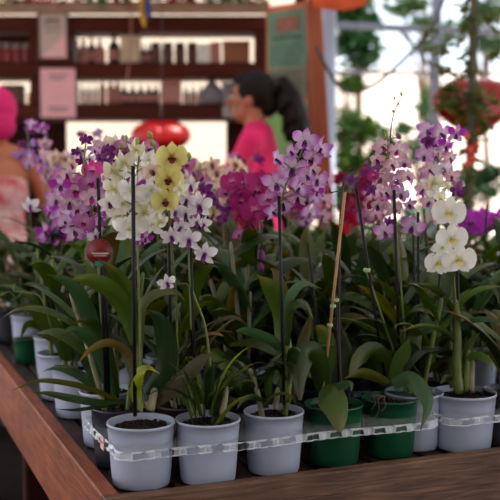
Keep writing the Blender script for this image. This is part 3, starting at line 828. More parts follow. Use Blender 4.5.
rr = random.Random(33); dendro_foliage(p3, rr, 2, .13, 5, .09, .018, False, pal=['leaf', 'leaf_dark', 'leaf_olive'])

# --- pot 4
Y = p4.location.y
stake(p4, P(322, 400, Y - .02), P(345, 192, Y - .02), .0028, 'stake_bamboo'); stake(p4, P(339, 392, Y), P(336, 300, Y), .002)
spike(p4, px3(Y - .01, (341, 392), (339, 320), (340, 230), (341, 203), (344, 182), (351, 169), (362, 166)), fw(Y, [('budp', 365, 166, 6), ('budp', 331, 193, 6)], 0), 'stem_dark')
for q, (a, b) in enumerate(((333, 306), (336, 300), (326, 365), (330, 325))):
    mb = MB(); mb.lathe(P(a if q < 2 else a, b, Y - .02), [(.0048, -.003), (.006, 0), (.0048, .003)], 10); mb.build('plant_tie', M['tie'], p4)
# --- pot 5
Y = p5.location.y
stake(p5, P(386, 385, Y), P(356, 188, Y), .003); stake(p5, P(393, 350, Y), P(367, 272, Y), .0022, 'stem')
mb = MB(); mb.lathe(P(367, 270, Y), [(.0055, -.004), (.0075, 0), (.0055, .004)], 10); mb.build('plant_tie', M['tie'], p5)
mb = MB()
for k, (a, b) in enumerate((((378, 399), (374, 420)), ((374, 396), (371, 410)), ((384, 400), (381, 412)))):
    mb.tube(catmull([P(385, 396, Y - .035), P(*a, Y - .058), P((a[0] + b[0]) / 2 + 3, (a[1] + b[1]) / 2, Y - .06), P(*b, Y - .058)], 10), .0011, 6)
mb.build('aerial_roots', M['root'], p5)
# --- pot 6
Y = p6.location.y
cane(p6, [P(459, 393, Y - .01), P(457, 370, Y - .01), P(457, 340, Y), P(456, 313, Y), P(455, 300, Y)], .0092, 'cane', 5, bulge=.5)
cane(p6, [P(452, 388, Y + .02), P(450, 350, Y + .03), P(449, 320, Y + .04), P(447, 300, Y + .05)], .0055, 'cane', 5)
for cx in (466, 471): cane(p6, [P(cx, 390, Y - .01), P(cx + 1, 372, Y - .01), P(cx + 3, 350, Y)], .0058, 'cane_old' if cx == 471 else 'cane', 3)
stake(p6, P(461, 385, Y + .015), P(457, 262, Y + .015), .003)
spike(p6, px3(Y - .005, (455, 305), (454, 280), (454, 255), (452, 235), (452, 215), (456, 200)),
      fw(Y - .07, [('whitephal', 449, 212, 31, 0, 6, 4), ('whitephal', 452, 238, 29, 0, 8, -5), ('whitephal', 438, 263, 26, 15, 8, 10), ('whitephal', 459, 259, 31, -8, 5, 0), ('budp', 456, 192, 14), ('cream', 440, 200, 20), ('white', 442, 248, 22)], .008))
# --- J: pale pink
Y = pj.location.y
stake(pj, P(400, 380, Y - .03), P(394, 190, Y - .07), .0032); stake(pj, P(419, 378, Y), P(418, 212, Y), .0026)
spike(pj, px3(Y - .01, (408, 380), (402, 300), (396, 230), (392, 190), (388, 160), (388, 140)),
      fw(Y - .03, [('pink', 382, 147, 21), ('pink', 398, 151, 22), ('pinkbell', 376, 160, 19), ('pink', 391, 165, 22), ('pinkbell', 404, 163, 20), ('pink', 381, 178, 22), ('lilacbell', 396, 180, 22), ('pink', 407, 177, 19), ('pinkbell', 385, 193, 22), ('lilac', 400, 194, 21),
                   ('magentaphal', 373, 176, 13), ('purple', 370, 190, 15), ('pinkbell', 377, 205, 18), ('pink', 393, 208, 21), ('lilacbell', 408, 204, 17), ('lilac', 384, 232, 22, 10, 5), ('lilac', 412, 227, 25, -10, 5), ('crimson', 366, 182, 14),
                   ('budg', 386, 139, 7), ('budp', 401, 139, 8), ('crimson', 372, 204, 14), ('purple', 390, 222, 13)], .04))
spike(pj, px3(Y, (390, 150), (391, 128), (395, 110), (401, 98)), fw(Y, [('budg', 393, 113, 4), ('budg', 397, 106, 4), ('budg', 402, 96, 5), ('budg', 394, 100, 4)], 0), 'stem_dark', .0014)
rr = random.Random(46); dendro_foliage(pj, rr, 5, .2, 6, .16, .032, False)
# --- L: purple-tipped
Y = pl_.location.y
stake(pl_, P(446, 372, Y), P(437, 200, Y), .0026); stake(pl_, P(416, 372, Y), P(413, 215, Y), .0026)
spike(pl_, px3(Y - .01, (444, 370), (442, 300), (440, 240), (436, 200), (438, 165), (440, 132)),
      fw(Y - .03, [('lilac', 427, 131, 22), ('lilac', 440, 134, 24), ('bright', 456, 134, 20), ('purple', 430, 142, 18), ('bright', 445, 146, 20), ('pink', 436, 156, 20), ('pink', 449, 158, 20), ('lilac', 424, 156, 18), ('pink', 429, 170, 22), ('whitepurple', 443, 170, 22), ('pink', 452, 176, 18),
                   ('cream', 433, 184, 22), ('pinkbell', 424, 190, 20), ('cream', 446, 186, 20), ('pinkbell', 430, 202, 20), ('whitedark', 436, 196, 18), ('purple', 457, 192, 14), ('lilac', 428, 180, 18), ('pink', 440, 218, 18), ('lilac', 426, 140, 18)], .04))
rr = random.Random(56); dendro_foliage(pl_, rr, 4, .19, 6, .16, .03, False)
# --- H: deep magenta phal
Y = ph_.location.y
stake(ph_, P(252, 372, Y), P(258, 220, Y)); stake(ph_, P(240, 372, Y), P(228, 228, Y), .0026)
spike(ph_, px3(Y - .01, (248, 370), (254, 300), (262, 240), (256, 205), (246, 185), (236, 175)),
      fw(Y - .04, [('magentaphal', 243, 183, 26), ('magentaphal', 256, 190, 30), ('magentaphal', 241, 201, 24), ('magentaphal', 255, 210, 27), ('magentaphal', 232, 182, 22), ('crimson', 262, 203, 24), ('magentaphal', 262, 180, 20), ('mauve', 239, 234, 16, 60, 40), ('crimson', 249, 222, 18),
                   ('mauve', 242, 246, 14, 60, 40), ('crimson', 240, 216, 16), ('budp', 262, 262, 12), ('budp', 262, 272, 10), ('mauve', 226, 192, 16)], .03), 'stem_dark')
rr = random.Random(37); dendro_foliage(ph_, rr, 5, .3, 6, .17, .036, False)
rr = random.Random(38)
for p_ in (pw1,): dendro_foliage(p_, rr, 4, .3, 6, .17, .034, False)
for p_ in (pw2, pw3): dendro_foliage(p_, rr, 3, .26, 5, .15, .032, False)
for p_ in (pw4,): dendro_foliage(p_, rr, 4, .26, 5, .15, .032)
dendro_foliage(pr, rr, 4, .18, 6, .16, .03, False)
Y = pw3.location.y
spike(pw3, px3(Y, (60, 345), (48, 290), (46, 250), (48, 225), (40, 208)), fw(Y - .02, [('whitepurple', 31, 206, 18), ('bright', 51, 212, 22), ('bright', 52, 236, 24), ('lilac', 64, 215, 20), ('bright', 44, 232, 18), ('lilac', 56, 200, 20), ('bright', 68, 238, 17), ('lilac', 60, 226, 18)], .03))
mb = MB(); mb.tube(catmull(px3(Y - .3, (52, 330), (45, 308), (38, 295), (22, 292), (14, 291), (15, 284)), 24), .0016, 6); mb.tube(catmull(px3(Y - .3, (22, 292), (16, 298), (10, 292), (0, 296)), 14), .0011, 6)
mb.build('tendril', M['stem'], pw3)

# --- round red label hung on the twin stakes
Y = pb.location.y - .12
c = P(99, 251.5, Y); rad = 13 / F * Y
tg = empty('plant_label', c); tag(tg, 'round dark red plant label with green tab hung on dark stakes among purple orchids', 'label')
FX = (V((1, 0, 0)), V((0, 0, 1)), V((0, -1, 0)))
MB().lathe(c, [(0, -.0006), (rad, -.0006), (rad, .0006), (0, .0006)], 36, 0, FX).build('label_disc', mat('label_red', (124, 12, 28), .4, .15, 30), tg)
MB().lathe(c + V((0, .001, -.004)), [(0, -.0003), (rad * 1.12, -.0003), (rad * 1.12, .0001), (0, .0001)], 36, 0, FX).build('clear_film', M['tray'], tg)
mb = MB(); rr = random.Random(9); pts = [c + V((x / 24 * rad * 1.3 - rad * .55, -.0012, -rad * .15 + rad * .07 * math.sin(x * 2.1))) for x in range(25)]
mb.tube(pts, .0009, 5); mb.box(c + V((rad * .1, -.0011, -rad * .33)), (rad * 1.0, .0004, .0009)); mb.build('white_script', mat('label_white', (232, 226, 226), .5, .02), tg)
MB().box(c + V((0, -.0012, -rad * .93)), (rad * .62, .0008, rad * .4)).build('green_tab', mat('label_green', (34, 120, 92), .4, .1), tg)

# ================================================================== ORCHIDS FARTHER BACK
def free(x, y, d=.118): return all(math.hypot(x - a, y - b) > d for a, b in taken)


def back_plant(px, Y, d, matn, label, pxpath, fls, seed, stem='stem', jit=.05, **k):
    x = (px - 250) / F * Y; ok = False
    for q in range(40):
        a = q * 2.4; r = .012 * q ** .8; xx, yy = x + r * math.cos(a), Y + r * math.sin(a)
        if free(xx, yy): ok = True; break
    taken.append((xx, yy)); r_ = new_plant(xx, yy, d, matn, label, **k); top = px3(yy, *pxpath)
    base = V((xx, yy, BED + POTH * .86)); stake(r_, base, V((top[0].x * .7 + xx * .3, yy, top[0].z)), .0028)
    if pxpath: spike(r_, [base, base.lerp(top[0], .6) + V((.01, 0, 0))] + top, fw(yy, fls, jit), stem)
    dendro_foliage(r_, random.Random(seed), 5, .23, 6, .155, .034); return r_


R2 = random.Random(77)


def sprinkle(keys, x0, x1, y0, y1, n, s0, s1):
    out = []; tries = 0
    while len(out) < n and tries < 900:
        tries += 1; x = R2.uniform(x0, x1); y = R2.uniform(y0, y1)
        if all((x - o[1]) ** 2 + (y - o[2]) ** 2 > (s0 * .42) ** 2 for o in out): out.append((R2.choice(keys), x, y, R2.uniform(s0, s1)))
    return out


BP = [
    (205, 2.62, 'white_pot', 'blurred cream and rose orchid right beside the yellow blooms', [(205, 240), (203, 205), (198, 180), (200, 165)], sprinkle(['creampink', 'creampink', 'cream', 'mauve'], 190, 218, 164, 215, 15, 15, 19)),
    (226, 2.8, 'white_pot', 'blurred cream and rose orchid just left of the magenta blooms', [(228, 240), (228, 210), (222, 185), (226, 168)], sprinkle(['creampink', 'creampink', 'pink', 'magentaphal'], 214, 242, 164, 212, 14, 14, 18)),
    (222, 2.34, 'black_pot', 'deep purple orchid below the cream and rose blooms', [(224, 250), (223, 225), (220, 205), (214, 190)], [('purple', 219, 209, 20), ('purple', 231, 207, 18), ('purple', 213, 198, 16), ('purple', 223, 219, 16), ('creampink', 214, 215, 16), ('purple', 205, 190, 16), ('budg', 214, 214, 8)]),
    (28, 3.0, 'white_pot', 'blurred lavender orchid in front of the woman in pink print, the leftmost spike', [(30, 220), (28, 170), (28, 140), (27, 120)], sprinkle(['lavender', 'lavender', 'purple', 'lilac'], 20, 36, 118, 165, 8, 10, 13)),
    (47, 2.95, 'black_pot', 'blurred lavender and bright purple orchid, second spike from the left edge', [(46, 220), (47, 175), (47, 145), (47, 128)], sprinkle(['lavender', 'lilac', 'bright', 'pink'], 38, 60, 128, 182, 13, 11, 14)),
    (68, 2.8, 'white_pot', 'blurred pale mauve orchid between the lavender spikes and the white cluster', [(70, 220), (70, 190), (68, 170), (66, 158)], sprinkle(['lavender', 'mauve', 'creampink', 'lilac'], 56, 82, 155, 205, 16, 13, 17)),
    (118, 2.2, 'white_pot', 'mauve and cream orchid half hidden behind the white cluster', [(118, 240), (114, 200), (112, 170), (108, 150)], sprinkle(['mauve', 'pink', 'cream', 'purple', 'cream'], 98, 130, 143, 215, 20, 16, 21)),
    (160, 2.3, 'white_pot', 'mauve and white orchid half hidden behind the yellow blooms', [(158, 240), (160, 205), (165, 180), (175, 165)], sprinkle(['mauve', 'bright', 'whitepurple', 'creampink'], 148, 192, 160, 225, 19, 15, 20)),
    (288, 2.45, 'black_pot', 'rose pink orchid half hidden behind the lilac blooms', [(290, 250), (288, 220), (292, 195), (300, 170)], sprinkle(['mauve', 'pink', 'magentaphal', 'lilac'], 268, 326, 175, 222, 19, 15, 20)),
    (350, 2.75, 'white_pot', 'dark crimson orchid with rose-red lower blooms, just left of the pale pink spike', [(350, 250), (351, 225), (350, 205), (350, 188)], sprinkle(['crimson', 'crimson', 'purple'], 340, 374, 172, 208, 9, 13, 18) + sprinkle(['rosered'], 341, 356, 206, 240, 6, 13, 17)),
    (482, 2.95, 'black_pot', 'bright violet-magenta moth orchid at the right edge', [(480, 260), (476, 235), (482, 222), (494, 218)], [('brightphal', 471, 222, 22), ('brightphal', 482, 218, 20), ('brightphal', 492, 224, 22), ('brightphal', 463, 220, 16), ('brightphal', 501, 219, 20), ('brightphal', 478, 228, 17)]),
    (372, 2.5, 'white_pot', 'mauve orchid half hidden behind the pale pink spike', [(370, 250), (368, 225), (368, 200), (368, 180)], sprinkle(['mauve', 'pink', 'pink'], 362, 384, 180, 218, 8, 15, 18)),
    (95, 3.1, 'white_pot', 'blurred purple starry orchid standing tallest against the white opening', [(92, 220), (88, 175), (86, 150), (88, 130)], sprinkle(['purple', 'purple', 'lavender', 'pink'], 72, 100, 130, 175, 7, 9, 12)),
    (256, 3.1, 'white_pot', 'small dark purple orchid against the bright pink shirt', [(254, 220), (252, 190), (250, 175), (248, 160)], sprinkle(['purple', 'crimson', 'mauve'], 232, 262, 158, 182, 9, 11, 14)),
]
for i, (px, Y, pm, lab, path, fls) in enumerate(BP):
    back_plant(px, Y, .114, pm, lab, path, fls, 100 + i)
GR = {'white_pot': ('leafy orchid without open flowers in a white pot, among the crowded middle rows', 'leafy orchids in white pots in the crowded rows'),
      'black_pot': ('leafy orchid without open flowers in a black pot, among the crowded middle rows', 'leafy orchids in black pots in the crowded rows')}
R3 = random.Random(4); kinds = 0
protos = []
us = [1.775, 1.93, 2.07, 2.22, 2.38, 2.55, 2.74, 2.95, 3.2, 3.48]
for iu, u in enumerate(us):
    v = .47 + (iu % 2) * .06
    while v < 1.9:
        w = T(v + R3.uniform(-.015, .015), u + R3.uniform(-.015, .015)); sx = 250 + F * w.x / w.y
        if -30 < sx < 530 and free(w.x, w.y, .12):
            taken.append((w.x, w.y)); pm = 'white_pot' if R3.random() < .55 else 'black_pot'
            r_ = new_plant(w.x, w.y, .112, pm, GR[pm][0], group=GR[pm][1])
            if len(protos) < 14:
                if R3.random() < .7: dendro_foliage(r_, R3, 5, R3.uniform(.16, .25), 6, .155, .034)
                else: phal_foliage(r_, R3, 6, .2, .07)
                protos.append([c for c in r_.children if c.name.startswith('foliage')][0])
            else:
                o = R3.choice(protos).copy(); COL.objects.link(o); o.parent = r_; o.rotation_euler.z = R3.uniform(0, 6.28)
            if R3.random() < .4: stake(r_, r_.location + V((.01, 0, .09)), r_.location + V((R3.uniform(-.03, .03), .0, R3.uniform(.4, .5))), .0026)
        v += .13 + .006 * iu
far = (27, 343)
x, y = pot_at(27, 338, BED + .07, 0)
if True:
    r_ = new_plant(x, y, .08, 'green_pot', 'small low green pot of bare soil at the far left corner of the bench', cat='pot', name='planter_pot', h=.07); taken.append((x, y))

# ================================================================== GROUND AND FAR WALL
def struct(o): o['kind'] = 'structure'; return o


M['ground'] = mat('ground_pale_paving', (206, 190, 176), .85, .14, 1.5, bump=.1)
M['nursery_floor'] = mat('nursery_earth_floor_shaded', (26, 20, 17), .95, .4, 5, bump=.3, spec=.1)  # earth floor; shade under roof and bench is put into its near-black colour
M['wall_white'] = mat('wall_warm_white', (244, 230, 220), .8, .05, 2)
MB().box((0, 28, -.05), (90, 76, .1)).build('floor', M['ground'])
struct(bpy.data.objects['floor'])
struct(MB().box((0, 2.0, .004), (7, 7.0, .008)).build('trim_1', M['nursery_floor']))
struct(MB().box((9.5, 17, 1.5), (16, .3, 3.0)).build('wall_back', M['wall_white']))
M['wall_cream'] = mat('wall_cream', (184, 170, 154), .8, .1, 1.2)
struct(MB().box((-6.7, 15, 2.5), (16, .3, 5.0)).build('wall_left', M['wall_cream']))
# unseen plank wall added behind the camera to block frontal fill light
struct(MB().box((.3, -2.4, 1.3), (6.2, .08, 2.6)).build('wall_light_blocker', M['dark_wood']))
# unseen roof added to keep sky light off the benches: translucent sheet on posts
M['roof'] = mat('added_shade_sheet', (226, 224, 218), .8, .05, 3, trans=.42)
roof = MB().box((0.3, 1.15, 2.62), (6.2, 6.9, .02)).build('ceiling_added_shade', M['roof']); struct(roof)
for i, (x, y) in enumerate(((-2.7, 4.5), (3.3, 4.5), (-2.7, -2.2), (3.3, -2.2))):
    struct(MB().box((x, y, 1.305), (.09, .09, 2.59)).build('trim_%d' % (i + 2), M['dark_wood']))

# ================================================================== STALL WITH SHELVES
YS = 6.2
def Z(py, Y=YS): return P(250, py, Y).z
def X(px, Y=YS): return P(px, 175, Y).x


shelf = empty('display_shelf', (X(120), YS, 0)); tag(shelf, 'dark red-brown wooden shelving of the stall holding bottles, jars and boxes', 'shelf')
def sb(x0, x1, y0, y1, name, m='dark_wood', Y0=-.14, Y1=.14):
    za, zb = Z(y1), Z(y0); return MB().box((X((x0 + x1) / 2), YS + (Y0 + Y1) / 2, (za + zb) / 2), (X(x1) - X(x0), Y1 - Y0, zb - za)).build(name, M[m], shelf)


sb(-150, 269, 65, 80, 'shelf_board'); sb(-150, 269, 105, 121, 'shelf_board')
sb(-150, 269, 19, 35, 'shelf_board'); sb(-150, 269, 7, 18, 'fascia', 'weathered', -.20, -.145)
for x0, x1 in ((36, 47), (48, 77), (-110, -98), (254, 268)): sb(x0, x1, 35.3, 64.7, 'upright'); sb(x0, x1, 80.3, 104.7, 'upright')
sb(-150, 65, 121.5, 206, 'back_panel', 'dark_wood2', .05, .09); sb(146, 178, 121.5, 206, 'back_panel', 'dark_wood2', .05, .09); sb(226, 262, 121.5, 206, 'back_panel', 'dark_wood2', .05, .09)
sb(-150, 36, 35.3, 46, 'back_panel', 'dark_wood', .1, .138)
for x0 in (-148, 254): MB().box((X(x0 + 4), YS, Z(206) / 2), (.06, .28, Z(206))).build('leg', M['dark_wood'], shelf)
ctr = empty('stall_counter', (X(120), 5.75, 0)); tag(ctr, 'dark wooden stall counter running below the shelves behind the orchids', 'counter')
MB().box((X(60), 5.75, .5), (3.0, .42, 1.0)).build('counter_body', M['dark_wood2'], ctr); MB().box((X(60), 5.74, 1.0155), (3.06, .5, .03)).build('counter_top', M['dark_wood'], ctr)

# stall roof with green, red and pink bunting above the fascia
M['awning'] = mat('awning_orange', (214, 84, 36), .7, .15, 8)
M['stall_roof'] = mat('stall_roof_board', (96, 60, 46), .7, .2, 5)
MB().box((-1.05, 5.72, 2.53), (4.2, 1.5, .04)).build('stall_roof', M['stall_roof']); tag(bpy.data.objects['stall_roof'], 'flat board roof over the stall, above the shelves', 'roof')
gar = MB(); rr = random.Random(14)
gm = [mat('bunting_green', (60, 110, 40), .7, .3), mat('bunting_red', (170, 30, 40), .7, .3), mat('bunting_pink', (200, 70, 100), .7, .3), mat('bunting_yellow', (190, 170, 70), .7, .3)]
for k in range(900):
    px = rr.uniform(-40, 262); seg = int((px + 60) / 16); mi = [0, 1, 0, 2, 3, 0, 2, 1][(seg * 5 + (rr.random() < .2)) % 8] if rr.random() < .75 else 0
    p = V((X(px), YS - .22 + rr.uniform(-.03, .03), Z(rr.uniform(-12, 8)))); a = rr.uniform(0, 6.28)
    gar.strip([p, p + V((math.cos(a) * .02, rr.uniform(-.02, .02), rr.uniform(-.02, .02))), p + V((math.cos(a) * .045, rr.uniform(-.03, .03), rr.uniform(-.05, .02)))], .02, lambda p, t, q: V((0, .4, 1)), .1, 4, None, mi)
tag(gar.build('tinsel_garland', gm), 'green, red and pink tinsel garland along the top edge of the stall', 'garland', kind='stuff')

# ------------------------------------------------------------------ goods on the shelves
G = {}
for n, c in dict(dark=(30, 22, 24), amber=(120, 66, 34), red=(140, 40, 40), pinkish=(176, 116, 104), cream=(206, 180, 152), white=(236, 232, 224), wood=(150, 92, 62), orange=(200, 110, 40), grey=(128, 120, 124), pale=(150, 138, 134), brown=(96, 54, 38)).items():
    G[n] = mat('goods_' + n, c, .4 if n in ('dark', 'amber', 'red') else .6, .15, 14)


def bottle(px, base, h, w, m, label, group=None, cap='dark', kind='bottle'):
    x, z = X(px), Z(base) + .001; hh = h / F * YS; r = w / F * YS / 2; o = empty(kind, (x, YS - .03, z)); tag(o, label, kind, group); c = (x, YS - .03, z)
    if kind == 'bottle':
        MB().lathe(c, [(0, 0), (r * .9, 0), (r, hh * .05), (r, hh * .55), (r * .8, hh * .66), (r * .34, hh * .78), (r * .32, hh * .9), (0, hh * .9)], 16).build('bottle_body', G[m], o)
        MB().lathe(c, [(0, hh * .88), (r * .4, hh * .88), (r * .4, hh), (0, hh)], 12).build('cap', G[cap], o)
        MB().lathe(c, [(r * 1.01, hh * .15), (r * 1.03, hh * .17), (r * 1.03, hh * .45), (r * 1.01, hh * .47)], 16).build('paper_label', G['pinkish'], o)
    else:
        MB().lathe(c, [(0, 0), (r * .9, 0), (r, hh * .06), (r, hh * .7), (r * .85, hh * .8), (0, hh * .8)], 16).build('jar_body', G[m], o)
        MB().lathe(c, [(0, hh * .79), (r * .92, hh * .79), (r * .92, hh * .99), (r * .85, hh), (0, hh)], 16).build('lid', G[cap], o)
    return o


def carton(x0, x1, y0, base, m, label, group=None, depth=.12, lid=None):
    x, z = X((x0 + x1) / 2), Z(base) + .001; hh = (base - y0) / F * YS; w = X(x1) - X(x0); o = empty('box', (x, YS - .02, z)); tag(o, label, 'box', group)
    MB().box((x, YS - .02, z + hh * .42), (w, depth, hh * .84)).build('box_body', G[m], o); MB().box((x, YS - .02, z + hh * .92), (w * 1.02, depth * 1.03, hh * .155)).build('box_lid', G[lid or m], o)
    return o


for x in (-7, 3, 12, 21, 30): bottle(x, 65, 20, 9, 'red', 'small dark red jar standing in the row at the left end of the upper shelf', 'dark red jars on the upper shelf', 'pale', 'jar')
for x in (86, 102): bottle(x, 65, 24, 11, 'pinkish', 'pinkish bottle with dark cap beside the framed grey notice', 'pinkish bottles on the upper shelf')
bottle(94, 65, 27, 8, 'dark', 'slim dark bottle between the two pinkish bottles'); bottle(116, 65, 29, 12, 'dark', 'large dark bottle left of the cream box on the upper shelf')
carton(123, 142, 38, 65, 'cream', 'cream box on the upper shelf behind the hanging string')
for x in (157, 169, 181, 193): bottle(x, 65, 21, 10.5, 'brown', 'squat brown jar in the row near the middle of the upper shelf', 'squat brown jars on the upper shelf', 'dark', 'jar')
for x in (145, 150): bottle(x, 65, 20, 6, 'dark', 'thin dark bottle right of the cream box on the upper shelf', 'thin dark bottles by the cream box')
carton(199, 210, 46, 65, 'white', 'small white box on the upper shelf'); carton(211, 221, 44, 65, 'pinkish', 'small pinkish box on the upper shelf'); carton(223, 250, 43, 65, 'wood', 'wide brown box at the right end of the upper shelf')
carton(6, 26, 86, 105, 'brown', 'brown box at the left end of the lower shelf'); bottle(36, 105, 12, 12, 'orange', 'squat orange jar on the lower shelf by the left post', None, 'orange', 'jar')
for x in (85, 91, 97): bottle(x, 105, 22, 5, 'dark', 'thin dark bottle right of the pink notice on the lower shelf', 'thin dark bottles by the pink notice')
for x in (104, 112, 119): bottle(x, 105, 27, 7, 'wood', 'tan bottle standing by the hanging string on the lower shelf', 'tan bottles on the lower shelf')
for x in (126, 134, 142, 150, 157): bottle(x, 105, 20, 8, 'dark', 'short dark bottle in the tight row in the middle of the lower shelf', 'short dark bottles in the middle of the lower shelf', 'pinkish')
carton(162, 182, 80, 105, 'pinkish', 'tall pinkish box in the middle of the lower shelf')
for x in (187, 194, 201): bottle(x, 105, 19, 6.5, 'pale', 'pale bottle right of the tall pinkish box', 'pale bottles right of the pinkish box')
carton(222, 240, 84, 105, 'grey', 'grey box behind the head of the woman in pink on the lower shelf')
mb = MB(); c = P(212, 105, YS); mb.lathe((c.x, YS, c.z + .001), [(0, 0), (.075, 0), (.08, .03), (.07, .08), (.045, .12), (.02, .14), (.026, .155), (0, .16)], 20)
tag(mb.build('sack', G['grey']), 'rounded grey wrapped sack on the lower shelf', 'sack')
mb = MB(); MB.box(mb, (X(231), YS - .15, Z(113)), (.1, .008, .07)); tag(mb.build('price_card', G['pale']), 'pale card fixed on the shelf edge beside the face of the woman in pink', 'card')
# notices
M['ink'] = mat('ink_grey', (96, 80, 80), .7, .1)
def notice(x0, x1, y0, y1, m, label, frame=None, lines=(), m2=None):
    cy = YS - .152; o = empty('notice', (X((x0 + x1) / 2), cy, Z(y1))); tag(o, label, 'notice'); cx, cz = X((x0 + x1) / 2), (Z(y0) + Z(y1)) / 2; w, h = X(x1) - X(x0), Z(y0) - Z(y1)
    MB().box((cx, cy, cz), (w, .006, h)).build('sheet', m, o)
    if m2: MB().add([(cx - w * .42, cy - .0045, cz - h * .47), (cx + w * .46, cy - .0045, cz - h * .47), (cx + w * .46, cy - .0045, cz + h * .08)], [(0, 1, 2)], smooth=False).build('coloured_corner', m2, o)
    if frame:
        for a, b, s1, s2 in ((0, h / 2, w + .02, .014), (0, -h / 2, w + .02, .014)): MB().box((cx + a, cy - .004, cz + b), (s1, .014, s2)).build('frame_rail', frame, o)
        for a in (-w / 2, w / 2): MB().box((cx + a, cy - .004, cz), (.014, .013, h - .016)).build('frame_rail', frame, o)
    if lines:
        mb = MB()
        for ly, lw, lh in lines: mb.box((cx, cy - .0042, cz + h * ly), (w * lw, .0015, h * lh))
        mb.build('printed_lines', M['ink'], o)
    return o


notice(46, 74, 17, 62, mat('paper_grey', (206, 184, 174), .6, .1), 'grey and pink notice in a thin brown frame high on the shelf post', G['brown'], [(.34, .5, .06), (.24, .6, .02), (.18, .6, .02), (.1, .5, .02)], mat('paper_rose', (246, 190, 192), .6, .05))
notice(47, 81, 71, 119, mat('paper_pink', (240, 176, 180), .6, .06), 'pink paper notice hanging below the framed grey one', None, [(.36, .5, .03), (.28, .4, .02), (-.3, .6, .025), (-.36, .5, .02)])
# string and tassel
mb = MB(); mb.tube(catmull([P(131, -12, 5.9), P(131, 40, 5.9), P(129, 62, 5.9), P(127, 82, 5.9)], 14), .0045, 6); tag(mb.build('hanging_string', G['pinkish']), 'pinkish string hanging down in front of the shelves', 'string')
mb = MB()
tas = empty('ribbon_tassel', P(146, 27, 5.85)); MB().tube([P(146, -11, 5.85), (P(146, 0, 5.85).x, 5.85, 2.4), (P(146, 0, 5.85).x, 5.85, 2.51)], .003, 6).build('cord', M['ink'], tas); tag(tas, 'yellow and blue ribbon tassel hanging from the stall roof', 'tassel')
for nm, m, a in (('yellow_ribbon', mat('ribbon_yellow', (220, 170, 50), .5, .1), (143, 145)), ('blue_ribbon', mat('ribbon_blue', (50, 60, 160), .5, .1), (149, 148))):
    mb = MB(); mb.strip([P(146, -12, 5.85), P(a[0] - 1, 5, 5.85), P(a[0], 16, 5.84), P(a[1], 28 if 'y' == nm[0] else 18, 5.85)], .035, lambda p, t, q: V((1, .3, 0)), .3, 12, strap, 0, .15); mb.build(nm, m, tas)

# menu board, posts, awning
def slab(pts, th, m, name, parent=None):
    """a thick panel from four corner points"""
    a, b, c, d = [V(p) for p in pts]; n = (b - a).cross(d - a).normalized() * th
    vs = [a, b, c, d, a + n, b + n, c + n, d + n]
    return MB().add(vs, [(3, 2, 1, 0), (4, 5, 6, 7), (0, 1, 5, 4), (1, 2, 6, 5), (2, 3, 7, 6), (3, 0, 4, 7)], smooth=False).build(name, m, parent)


mboard = empty('menu_board', P(288, 160, 5.3)); tag(mboard, 'tall green menu board with orange frame leaning beside the orange post', 'sign')
def bq(x0, x1, ya, yb, off=0, sl=-.14):
    f_ = lambda x, y: P(x, y + (x - 288) * sl * (1 - y / 180), 5.32 - (x - 268) * .006 - off); return [f_(x0, yb), f_(x1, yb), f_(x1, ya), f_(x0, ya)]


slab(bq(266, 309, 4, 180), -.02, mat('board_orange', (176, 92, 54), .6, .1), 'board_frame', mboard)
slab(bq(268, 307, 10, 68, .008), -.006, mat('board_green', (84, 116, 92), .6, .12), 'upper_panel', mboard)
slab(bq(268, 307, 69, 99, .008), -.006, mat('board_olive', (104, 100, 76), .6, .12), 'middle_panel', mboard)
slab(bq(268, 307, 103, 178, .008), -.006, mat('board_bright_green', (110, 156, 78), .6, .12), 'lower_panel', mboard)
slab(bq(276, 299, 16, 31, .016), -.004, mat('board_picture', (124, 72, 58), .6, .3, 40), 'printed_picture', mboard)
ml = mat('board_lettering', (44, 62, 50), .6, .1)
for i, (y0, h0, xa, xb) in enumerate([(36, 3.2, 272, 304)] + [(44 + 4.4 * k, 1.3, 271, 300 + (k * 7) % 5) for k in range(5)] + [(73 + 4.2 * k, 1.3, 271, 301 + (k * 5) % 5) for k in range(6)]):
    x = xa; rr = random.Random(i); mb = MB()
    while x < xb - 2:
        w = rr.uniform(2, 6); a, b, c, d = bq(x, min(x + w, xb), y0, y0 + h0, .0165); mb.add([a, b, c, d], [(0, 1, 2, 3)], smooth=False); x += w + 1
    mb.build('text_line', ml, mboard)
mb = MB(); mb.box(P(313, 60, 5.1), (.05, .05, .05)); 
pa, pb_ = P(311, -25, 5.1), P(323, 175, 5.1); d = (pb_ - pa); ft = pa + d * ((pa.z) / (pa.z - pb_.z)); ft.z = 0
mb = MB()
for i in range(2): pass
wd = .052
def post(a, b, w, m, name, parent=None, dp=None):
    a, b = V(a), V(b); t = (b - a).normalized(); y = V((0, 1, 0)); x = y.cross(t).normalized(); y = t.cross(x)
    return MB().box((a + b) / 2, (w, dp or w, (b - a).length), 0, (x, y, t)).build(name, m, parent)


tag(post(ft, pa, .085, M['post_orange'], 'stall_post'), 'slightly leaning orange-brown wooden post at the corner of the stall', 'post')
tag(post((P(305, 100, 5.2).x, 5.42, 0), (P(305, 100, 5.2).x, 5.42, 2.5), .09, M['dark_wood2'], 'corner_post'), 'dark post just behind the orange-brown one', 'post')
mb = MB(); mb.strip([P(312, -9, 5.0), P(335, -9, 4.95), P(352, -11, 4.9), P(372, -20, 4.85)], .17, lambda p, t, q: V((0, .25, 1)), .3, 16, strap, 0, .05)
tag(mb.build('orange_awning', M['awning']), 'edge of an orange cloth awning at the top beside the post', 'awning')

